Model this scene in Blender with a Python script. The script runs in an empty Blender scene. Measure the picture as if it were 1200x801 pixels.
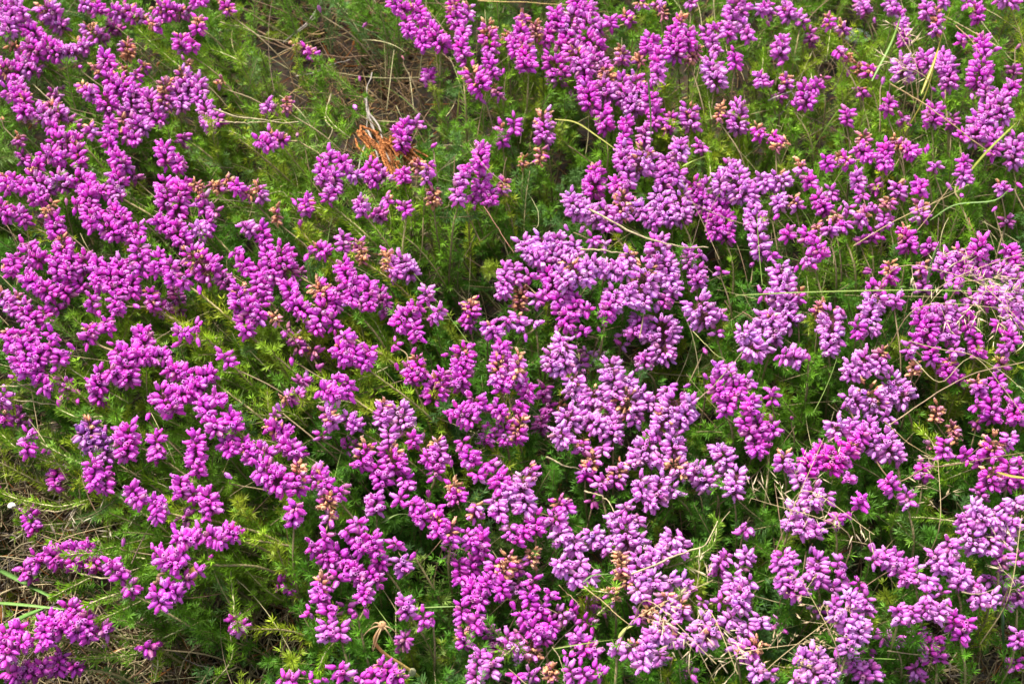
import bpy, math, random
import numpy as np
from mathutils import Vector, Matrix

# ------------------------------------------------------------------ camera, sky, sun, exposure
sc = bpy.context.scene
R = math.radians
PITCH = R(58)                      # the camera looks down at the heather
ZC = 0.10                          # height of the flowering canopy
DIST = 0.90
LENS = 50.0
CAM = Vector((0, -DIST * math.cos(PITCH), ZC + DIST * math.sin(PITCH)))
cd = bpy.data.cameras.new('camera'); cam = bpy.data.objects.new('camera', cd)
sc.collection.objects.link(cam); sc.camera = cam
cam.location = CAM; cam.rotation_euler = (math.pi / 2 - PITCH, 0, 0)
cd.lens = LENS; cd.sensor_width = 36; cd.clip_start = 0.02; cd.clip_end = 300
cd.dof.use_dof = True; cd.dof.focus_distance = 0.865; cd.dof.aperture_fstop = 15.0

w = bpy.data.worlds.new('World'); sc.world = w; w.use_nodes = True
nt = w.node_tree; nt.nodes.clear()
sky = nt.nodes.new('ShaderNodeTexSky'); sky.sky_type = 'NISHITA'; sky.sun_disc = False
SUN_EL, SUN_AZ = R(52), R(-28)      # azimuth from +Y, negative = towards the left
sky.sun_elevation = SUN_EL; sky.sun_rotation = SUN_AZ; sky.air_density = 1.0; sky.dust_density = 2.5
bgn = nt.nodes.new('ShaderNodeBackground'); bgn.inputs[1].default_value = 0.125
wo = nt.nodes.new('ShaderNodeOutputWorld')
hs = nt.nodes.new('ShaderNodeHueSaturation'); hs.inputs['Saturation'].default_value = .35   # thin cloud
nt.links.new(sky.outputs[0], hs.inputs['Color']); nt.links.new(hs.outputs[0], bgn.inputs[0]); nt.links.new(bgn.outputs[0], wo.inputs[0])
sd = bpy.data.lights.new('sun', 'SUN'); sun = bpy.data.objects.new('sun', sd); sc.collection.objects.link(sun)
sd.energy = 3.6; sd.angle = R(20); sd.color = (1.0, 0.95, 0.88)
sdir = Vector((math.sin(SUN_AZ) * math.cos(SUN_EL), math.cos(SUN_AZ) * math.cos(SUN_EL), math.sin(SUN_EL)))
sun.rotation_euler = (-sdir).to_track_quat('-Z', 'Y').to_euler()
sc.view_settings.view_transform = 'Standard'; sc.view_settings.look = 'None'
sc.view_settings.exposure = 1.28; sc.view_settings.gamma = 1
sc.cycles.max_bounces = 6; sc.cycles.transparent_max_bounces = 4

# ------------------------------------------------------------------ helpers
C = sc.collection
rng = np.random.default_rng(7)
FP = 1200 * LENS / 36.0
FWD = np.array([0, math.cos(PITCH), -math.sin(PITCH)])
UPV = np.array([0, math.sin(PITCH), math.cos(PITCH)])
RTV = np.array([1.0, 0, 0])
CAMN = np.array(CAM)

def at(x, y, z):
    """world point at height z that stands where photo pixel x,y shows it"""
    d = FWD + RTV * ((x - 600) / FP) + UPV * ((400.5 - y) / FP)
    return CAMN + d * ((z - CAMN[2]) / d[2])

def px(p):
    v = np.asarray(p) - CAMN
    k = v @ FWD
    return 600 + FP * (v @ RTV) / k, 400.5 - FP * (v @ UPV) / k

def unit(v):
    v = np.asarray(v, float)
    return v / (np.linalg.norm(v, axis=-1, keepdims=True) + 1e-12)

_noise = np.random.default_rng(3).uniform(0, 6.28, (12, 3))
def wav(x, y, f=1.0, k=0):
    s = 0
    for i in range(4):
        a, b, c = _noise[(i + k) % 12]
        s = s + math.sin(0) + np.sin((math.cos(a) * x + math.sin(a) * y) * f * (1 + 0.7 * i) + b + c) / (1 + 0.7 * i)
    return s / 2.2

def ground_z(x, y):
    return 0.006 * wav(x, y, 14) + 0.0025 * wav(x, y, 60, 3)

class MB:
    """collects triangles / quads and links them as ONE mesh object"""
    def __init__(s): s.v = []; s.f = []; s.m = []; s.c = []; s.n = 0
    def add(s, v, f, mat=0, col=None):
        v = np.asarray(v, float).reshape(-1, 3); f = np.asarray(f, int)
        s.v.append(v); s.f.append((f + s.n)); s.m.append(np.full(len(f), mat)); s.n += len(v)
        if col is None: col = (1, 1, 1)
        col = np.asarray(col, float)
        s.c.append(np.broadcast_to(col, (len(v), 3)) if col.ndim == 1 else col)
    def mesh(s, name, mats, origin=(0, 0, 0), smooth=True):
        me = bpy.data.meshes.new(name)
        v = np.concatenate(s.v) - np.asarray(origin)
        me.vertices.add(len(v)); me.vertices.foreach_set('co', v.astype(np.float32).ravel())
        sizes = np.concatenate([np.full(len(f), f.shape[1]) for f in s.f])
        flat = np.concatenate([f.ravel() for f in s.f])
        me.loops.add(len(flat)); me.loops.foreach_set('vertex_index', flat.astype(np.int32))
        me.polygons.add(len(sizes))
        me.polygons.foreach_set('loop_start', np.concatenate([[0], np.cumsum(sizes)[:-1]]).astype(np.int32))
        me.polygons.foreach_set('loop_total', sizes.astype(np.int32))
        me.polygons.foreach_set('material_index', np.concatenate(s.m).astype(np.int32))
        me.polygons.foreach_set('use_smooth', np.full(len(sizes), smooth))
        ca = me.color_attributes.new('tone', 'FLOAT_COLOR', 'POINT')
        c = np.concatenate(s.c); c4 = np.ones((len(c), 4), np.float32); c4[:, :3] = c
        ca.data.foreach_set('color', c4.ravel())
        me.update(calc_edges=True)
        for m in mats: me.materials.append(m)
        return me
    def obj(s, name, mats, parent=None, origin=(0, 0, 0), smooth=True):
        if not isinstance(mats, (list, tuple)): mats = [mats]
        o = bpy.data.objects.new(name, s.mesh(name, mats, origin, smooth)); C.objects.link(o)
        if parent is not None: o.parent = parent
        else: o.location = tuple(origin)
        return o

def tag(o, label=None, cat=None, group=None, kind=None):
    if label: o['label'] = label
    if cat: o['category'] = cat
    if group: o['group'] = group
    if kind: o['kind'] = kind
    return o

def empty(name, loc):
    o = bpy.data.objects.new(name, None); o.location = tuple(loc); o.empty_display_size = 0.01
    C.objects.link(o); return o

def frames(pts):
    """tangents and two normals along a polyline"""
    pts = np.asarray(pts, float)
    t = np.gradient(pts, axis=0); t = unit(t)
    ref = np.array([0.13, 0.31, 0.94]); n = np.cross(t, ref); bad = np.linalg.norm(n, axis=1) < 0.1
    n[bad] = np.cross(t[bad], [1, 0, 0]); n = unit(n); b = np.cross(t, n)
    return t, n, b

def tube(mb, pts, r, sides=5, mat=0, col=(1, 1, 1)):
    pts = np.asarray(pts, float); t, n, b = frames(pts)
    r = np.broadcast_to(np.asarray(r, float), (len(pts),))
    a = np.arange(sides) * 2 * math.pi / sides
    v = pts[:, None] + r[:, None, None] * (np.cos(a)[None, :, None] * n[:, None] + np.sin(a)[None, :, None] * b[:, None])
    f = []
    for i in range(len(pts) - 1):
        for j in range(sides):
            k = (j + 1) % sides
            f.append((i * sides + j, i * sides + k, (i + 1) * sides + k, (i + 1) * sides + j))
    if np.asarray(col).ndim == 2: col = np.repeat(np.asarray(col), sides, axis=0)
    mb.add(v.reshape(-1, 3), f, mat, col)

def blade(mb, pts, wid, mat=0, col=(1, 1, 1), twist=0.4):
    """a folded grass blade: three vertices across, keeled, tapering"""
    pts = np.asarray(pts, float); t, n, b = frames(pts)
    k = np.linspace(0, 1, len(pts)); ang = twist * k * 3
    side = np.cos(ang)[:, None] * n + np.sin(ang)[:, None] * b; nor = np.cross(side, t)
    wd = wid * np.sqrt(np.clip(1 - k ** 2.2, 0.004, 1)) * (0.55 + 0.45 * np.minimum(1, k * 6))
    v = np.stack([pts - side * wd[:, None] / 2 + nor * wd[:, None] * .16, pts - nor * wd[:, None] * .06,
                  pts + side * wd[:, None] / 2 + nor * wd[:, None] * .16, pts + nor * wd[:, None] * .02], 1)
    f = []
    for i in range(len(pts) - 1):
        for j in range(4):
            q = (j + 1) % 4
            f.append((i * 4 + j, i * 4 + q, (i + 1) * 4 + q, (i + 1) * 4 + j))
    c = np.asarray(col)
    if c.ndim == 2: c = np.repeat(c, 4, axis=0)
    mb.add(v.reshape(-1, 3), f, mat, c)

def spline(ctrl, n):
    """Catmull-Rom through the control points"""
    c = np.asarray(ctrl, float)
    if len(c) == 2: return c[0] + (c[1] - c[0]) * np.linspace(0, 1, n)[:, None]
    c = np.vstack([2 * c[0] - c[1], c, 2 * c[-1] - c[-2]])
    out = []; u = np.linspace(0, len(c) - 3 - 1e-6, n)
    for x in u:
        i = int(x); s = x - i; p0, p1, p2, p3 = c[i:i + 4]
        out.append(0.5 * (2 * p1 + (p2 - p0) * s + (2 * p0 - 5 * p1 + 4 * p2 - p3) * s * s + (3 * p1 - p0 - 3 * p2 + p3) * s ** 3))
    return np.array(out)

# ------------------------------------------------------------------ materials
def mat(name, rough=0.5, transl=0.0, spec=0.5, mottling=0.25, nscale=900, bump=0.0, sheen=0.0, gain=1.0):
    m = bpy.data.materials.new(name); m.use_nodes = True; n = m.node_tree.nodes; l = m.node_tree.links
    n.clear(); out = n.new('ShaderNodeOutputMaterial'); p = n.new('ShaderNodeBsdfPrincipled')
    a = n.new('ShaderNodeVertexColor'); a.layer_name = 'tone'
    g = n.new('ShaderNodeNewGeometry')
    nz = n.new('ShaderNodeTexNoise'); nz.inputs['Scale'].default_value = nscale; nz.inputs['Detail'].default_value = 3
    l.new(g.outputs['Position'], nz.inputs['Vector'])
    mr = n.new('ShaderNodeMapRange'); mr.inputs[1].default_value = .25; mr.inputs[2].default_value = .75
    mr.inputs[3].default_value = gain * (1 - mottling); mr.inputs[4].default_value = gain * (1 + mottling)
    l.new(nz.outputs['Fac'], mr.inputs[0])
    mx = n.new('ShaderNodeVectorMath'); mx.operation = 'SCALE'
    l.new(a.outputs['Color'], mx.inputs[0]); l.new(mr.outputs[0], mx.inputs['Scale'])
    l.new(mx.outputs[0], p.inputs['Base Color'])
    p.inputs['Roughness'].default_value = rough; p.inputs['Specular IOR Level'].default_value = spec
    if sheen:
        p.inputs['Sheen Weight'].default_value = sheen; p.inputs['Sheen Roughness'].default_value = .4
    if bump:
        b = n.new('ShaderNodeBump'); b.inputs['Strength'].default_value = bump; b.inputs['Distance'].default_value = .001
        l.new(nz.outputs['Fac'], b.inputs['Height']); l.new(b.outputs[0], p.inputs['Normal'])
    if transl:
        tr = n.new('ShaderNodeBsdfTranslucent'); l.new(mx.outputs[0], tr.inputs['Color'])
        ms = n.new('ShaderNodeMixShader'); ms.inputs[0].default_value = transl
        l.new(p.outputs[0], ms.inputs[1]); l.new(tr.outputs[0], ms.inputs[2]); l.new(ms.outputs[0], out.inputs[0])
    else: l.new(p.outputs[0], out.inputs[0])
    return m

M_BELL = mat('bell_petal', .42, .30, .45, .12, 500)
M_DRYBELL = mat('withered_petal', .7, .2, .2, .3, 900)
M_CALYX = mat('calyx', .6, .1, .3, .2)
M_LEAF = mat('needle_leaf', .5, .30, .3, .22, 300)
M_STEM = mat('young_stem', .7, 0, .25, .3, 700, .4)
M_WOOD = mat('weathered_wood', .85, 0, .15, .4, 700, .8)
M_STRAW = mat('dry_straw', .6, .15, .3, .25, 600)
M_GRASS = mat('green_grass', .4, .25, .5, .18, 500)
M_STONE = mat('grey_stone', .85, 0, .2, .35, 250, 1.0)
M_LITTER = mat('litter', .8, .05, .15, .4, 300)
# ------------------------------------------------------------------ ground: one sheet to the horizon
def make_ground():
    u = np.linspace(-1, 1, 261)
    g = np.sinh(u * 7.2) / np.sinh(7.2) * 60          # fine near the middle, coarse towards the horizon
    X, Y = np.meshgrid(g, g); Z = ground_z(X, Y) + 0.002 * wav(X, Y, 190, 5)
    n = len(g); i = np.arange(n * n).reshape(n, n)
    f = np.stack([i[:-1, :-1], i[:-1, 1:], i[1:, 1:], i[1:, :-1]], -1).reshape(-1, 4)
    mb = MB(); mb.add(np.stack([X, Y, Z], -1).reshape(-1, 3), f)
    m = bpy.data.materials.new('peaty_soil'); m.use_nodes = True; nn = m.node_tree.nodes; l = m.node_tree.links
    p = nn['Principled BSDF']; p.inputs['Roughness'].default_value = .95
    ge = nn.new('ShaderNodeNewGeometry')
    n1 = nn.new('ShaderNodeTexNoise'); n1.inputs['Scale'].default_value = 60; n1.inputs['Detail'].default_value = 8
    n2 = nn.new('ShaderNodeTexVoronoi'); n2.inputs['Scale'].default_value = 420
    l.new(ge.outputs['Position'], n1.inputs['Vector']); l.new(ge.outputs['Position'], n2.inputs['Vector'])
    cr = nn.new('ShaderNodeValToRGB'); e = cr.color_ramp.elements
    e[0].position = .3; e[0].color = (.018, .012, .007, 1); e[1].position = .72; e[1].color = (.10, .066, .036, 1)
    l.new(n1.outputs['Fac'], cr.inputs[0])
    mx = nn.new('ShaderNodeMix'); mx.data_type = 'RGBA'; mx.blend_type = 'MULTIPLY'; mx.inputs[0].default_value = .5
    l.new(cr.outputs[0], mx.inputs[6]); l.new(n2.outputs['Color'], mx.inputs[7]); l.new(mx.outputs[2], p.inputs['Base Color'])
    b = nn.new('ShaderNodeBump'); b.inputs['Distance'].default_value = .003; b.inputs['Strength'].default_value = 1
    l.new(n1.outputs['Fac'], b.inputs['Height']); l.new(b.outputs[0], p.inputs['Normal'])
    o = mb.obj('ground', m); tag(o, 'dark brown peaty soil under the heather', kind='structure'); return o
make_ground()

# ------------------------------------------------------------------ where it is bare, gappy and shaded, bright or yellow (photo pixels; leaf colour carries the gap shade)
# x, y, rx, ry, strength
BARE = [(30, 650, 100, 90, 1), (95, 785, 150, 75, 1), (215, 775, 80, 60, .9), (25, 560, 70, 32, 1), (315, 745, 55, 70, .75),
        (325, 690, 50, 40, .7), (405, 55, 60, 40, .75), (355, 35, 50, 30, .6), (415, 120, 50, 38, .6), (440, 90, 50, 40, .7),
        (455, 165, 50, 40, .7), (1130, 790, 120, 75, 1), (1000, 5, 50, 22, .7), (765, 790, 45, 25, .7), (330, 130, 40, 30, .3),
        (510, 70, 40, 30, .5), (1180, 690, 30, 30, .6), (700, 420, 18, 10, .6), (235, 330, 20, 12, .4)]
SHADE_GAPS = [(740, 405, 60, 30, 1), (655, 245, 70, 45, .55), (560, 345, 70, 45, .6), (480, 560, 70, 50, .8), (530, 660, 80, 60, .85),
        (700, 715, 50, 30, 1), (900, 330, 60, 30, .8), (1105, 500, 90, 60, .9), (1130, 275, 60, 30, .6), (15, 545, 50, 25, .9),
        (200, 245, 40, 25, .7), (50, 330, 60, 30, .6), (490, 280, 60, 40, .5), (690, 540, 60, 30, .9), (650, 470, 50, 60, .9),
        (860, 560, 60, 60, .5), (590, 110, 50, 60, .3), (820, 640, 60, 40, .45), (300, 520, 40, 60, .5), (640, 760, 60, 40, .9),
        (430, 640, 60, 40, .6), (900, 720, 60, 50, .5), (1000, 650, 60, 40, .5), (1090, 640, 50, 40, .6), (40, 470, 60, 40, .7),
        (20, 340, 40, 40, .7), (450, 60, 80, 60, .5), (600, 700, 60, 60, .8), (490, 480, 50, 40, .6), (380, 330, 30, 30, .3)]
YELLOW = [(400, 395, 55, 38, 1), (330, 380, 60, 40, .5), (15, 515, 60, 25, .9), (250, 110, 80, 60, .55), (960, 60, 60, 60, .8),
          (1010, 90, 60, 60, .5), (620, 60, 60, 50, .6), (790, 130, 60, 60, .6), (1000, 290, 60, 30, .4), (60, 590, 70, 20, .6),
          (270, 640, 60, 60, .4), (840, 130, 60, 50, .5), (300, 60, 60, 60, .4), (150, 390, 120, 60, .35), (60, 760, 200, 60, .3),
          (870, 200, 50, 60, .4), (480, 250, 20, 40, .5), (110, 350, 80, 30, .3), (300, 150, 80, 70, .4)]
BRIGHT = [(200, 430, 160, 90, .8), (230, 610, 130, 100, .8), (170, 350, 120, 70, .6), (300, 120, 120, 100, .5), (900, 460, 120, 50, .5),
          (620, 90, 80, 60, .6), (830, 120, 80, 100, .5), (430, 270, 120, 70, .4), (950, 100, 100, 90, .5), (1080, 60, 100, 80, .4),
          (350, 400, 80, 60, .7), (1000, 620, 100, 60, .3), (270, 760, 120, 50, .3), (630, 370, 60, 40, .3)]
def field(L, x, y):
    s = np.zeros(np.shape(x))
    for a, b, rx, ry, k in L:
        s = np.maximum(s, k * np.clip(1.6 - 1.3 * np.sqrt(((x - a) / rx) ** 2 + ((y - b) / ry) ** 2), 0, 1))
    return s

# ------------------------------------------------------------------ needles
def needles(mb, p, t, nb, length, width, col, mati=0, spread=(0.75, 1.15), r=rng):
    """nb needles round every node p with tangent t; four vertices each"""
    N = len(p); P = np.repeat(p, nb, 0); T = np.repeat(t, nb, 0); n = N * nb
    ph = np.tile(np.arange(nb) * 2 * math.pi / nb, N) + np.repeat(r.uniform(0, 6.28, N), nb) + r.uniform(-.4, .4, n)
    a = np.cross(T, [0.2, 0.5, 0.84]); a = unit(a + 1e-6); b = np.cross(T, a)
    rad = np.cos(ph)[:, None] * a + np.sin(ph)[:, None] * b
    al = r.uniform(spread[0], spread[1], n)[:, None]
    d = unit(T * np.cos(al) + rad * np.sin(al)); L = (length * r.uniform(.7, 1.15, n))[:, None]
    sd = np.cross(d, T); sd = unit(sd) * width / 2
    up = unit(np.cross(sd, d))
    base = P; mid = P + d * L * .5; tip = P + d * L + T * L * .10
    keel = -up * width * .22
    v = np.stack([base, mid + sd, tip, mid - sd], 1).reshape(-1, 3)
    v[1::4] += keel; v[3::4] += keel
    i = np.arange(n)[:, None] * 4
    f = np.concatenate([i + [0, 1, 2], i + [0, 2, 3]])
    c = np.asarray(col); c = np.repeat(c, nb, 0) if c.ndim == 2 else np.broadcast_to(c, (n, 3))
    c = c * r.uniform(.72, 1.3, n)[:, None]
    c4 = np.repeat(c, 4, 0).copy(); c4[2::4] *= (1.12, 1.06, .9)
    mb.add(v, f, mati, np.clip(c4, 0, 1))

def leafy(mb, path, step=.0019, nb=4, nl=.0052, nw=.0010, col=(.1, .2, .03), side=.3, r=rng, t0=0.0, tipcol=None):
    """needle whorls along a path with short leafy side tufts"""
    seg = np.linalg.norm(np.diff(path, axis=0), axis=1); s = np.concatenate([[0], np.cumsum(seg)]); Lt = s[-1]
    q = np.arange(t0 * Lt, Lt, step)
    if len(q) < 2: return
    p = np.stack([np.interp(q, s, path[:, k]) for k in range(3)], 1); t = unit(np.gradient(p, axis=0))
    c = np.asarray(col, float); k = (q / Lt)[:, None]
    tc = c * (1.35, 1.25, 1.0) if tipcol is None else np.asarray(tipcol)
    cc = c * (1 - k ** 2) + tc * k ** 2
    needles(mb, p, t, nb, nl, nw, cc, r=r)
    # terminal rosette
    needles(mb, p[-1:] , t[-1:], 7, nl * .8, nw, tc, r=r, spread=(.15, .6)); needles(mb, p[-1:] - t[-1:] * .001, t[-1:], 9, nl, nw, tc, r=r, spread=(.9, 1.35))
    ns = int(len(q) * side)
    if ns < 1: return
    idx = r.integers(0, len(q), ns); ph = r.uniform(0, 6.28, ns)
    a = unit(np.cross(t[idx], [0.2, 0.5, 0.84])); b = np.cross(t[idx], a)
    rad = np.cos(ph)[:, None] * a + np.sin(ph)[:, None] * b
    d = unit(t[idx] * .8 + rad * r.uniform(.6, 1.1, ns)[:, None])
    Ls = r.uniform(.003, .013, ns); m = 4
    kk = np.linspace(.35, 1, m)
    pp = (p[idx][:, None] + d[:, None] * (Ls[:, None] * kk)[:, :, None]).reshape(-1, 3)
    tt = np.repeat(d, m, 0)
    needles(mb, pp, tt, 3, nl * .7, nw * .9, np.repeat(cc[idx], m, 0), r=r, spread=(.5, 1.1))
    needles(mb, p[idx] + d * Ls[:, None], d, 8, nl * .8, nw, np.repeat(cc[idx] * 1.15, 1, 0), r=r, spread=(.7, 1.3))

GREEN = np.array([.082, .232, .014]); LIME = np.array([.230, .400, .018]); YEL = np.array([.40, .44, .028]); SHADE_GREEN = np.array([.030, .100, .015])
def leafcol(x, y, r=rng):
    c = GREEN * 1.0
    b = float(field(BRIGHT, x, y)); yl = float(field(YELLOW, x, y)); dk = float(field(SHADE_GAPS, x, y))
    c = c + (LIME - c) * max(b * .65, .35 * (y < 260)); c = c + (YEL - c) * yl * .6 * r.uniform(.4, 1.2); c = c + (SHADE_GREEN - c) * dk * .5  # leaves in the gaps darkened: shade painted into their colour
    if r.random() < .12: c = c + (YEL - c) * .5
    if r.random() < .10: c = c + (np.array([.10, .20, .075]) - c) * .6
    return np.clip(c * r.uniform(.8, 1.2), 0, 1)

# ------------------------------------------------------------------ shoot prototypes (leafy shoots without flowers)
def shoot_proto(seed):
    r = np.random.default_rng(seed); L = .060
    b = r.uniform(-.35, .35, 2)
    k = np.linspace(0, 1, 14)[:, None]
    path = np.hstack([b[0] * L * k ** 2, b[1] * L * k ** 2, L * k])
    mb = MB(); leafy(mb, path, .0022, 6, .0056, .00062, (1, 1, 1), .44, r, tipcol=(1.35, 1.25, 1.1))
    ms = MB(); tube(ms, path, np.linspace(.0007, .00035, 14), 5, 0, (.30, .25, .12))
    return mb, ms, path
PROTO = [shoot_proto(100 + i) for i in range(18)]

def align(d, roll):
    q = Vector(d).to_track_quat('Z', 'Y'); return (q.to_matrix() @ Matrix.Rotation(roll, 3, 'Z'))

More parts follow.
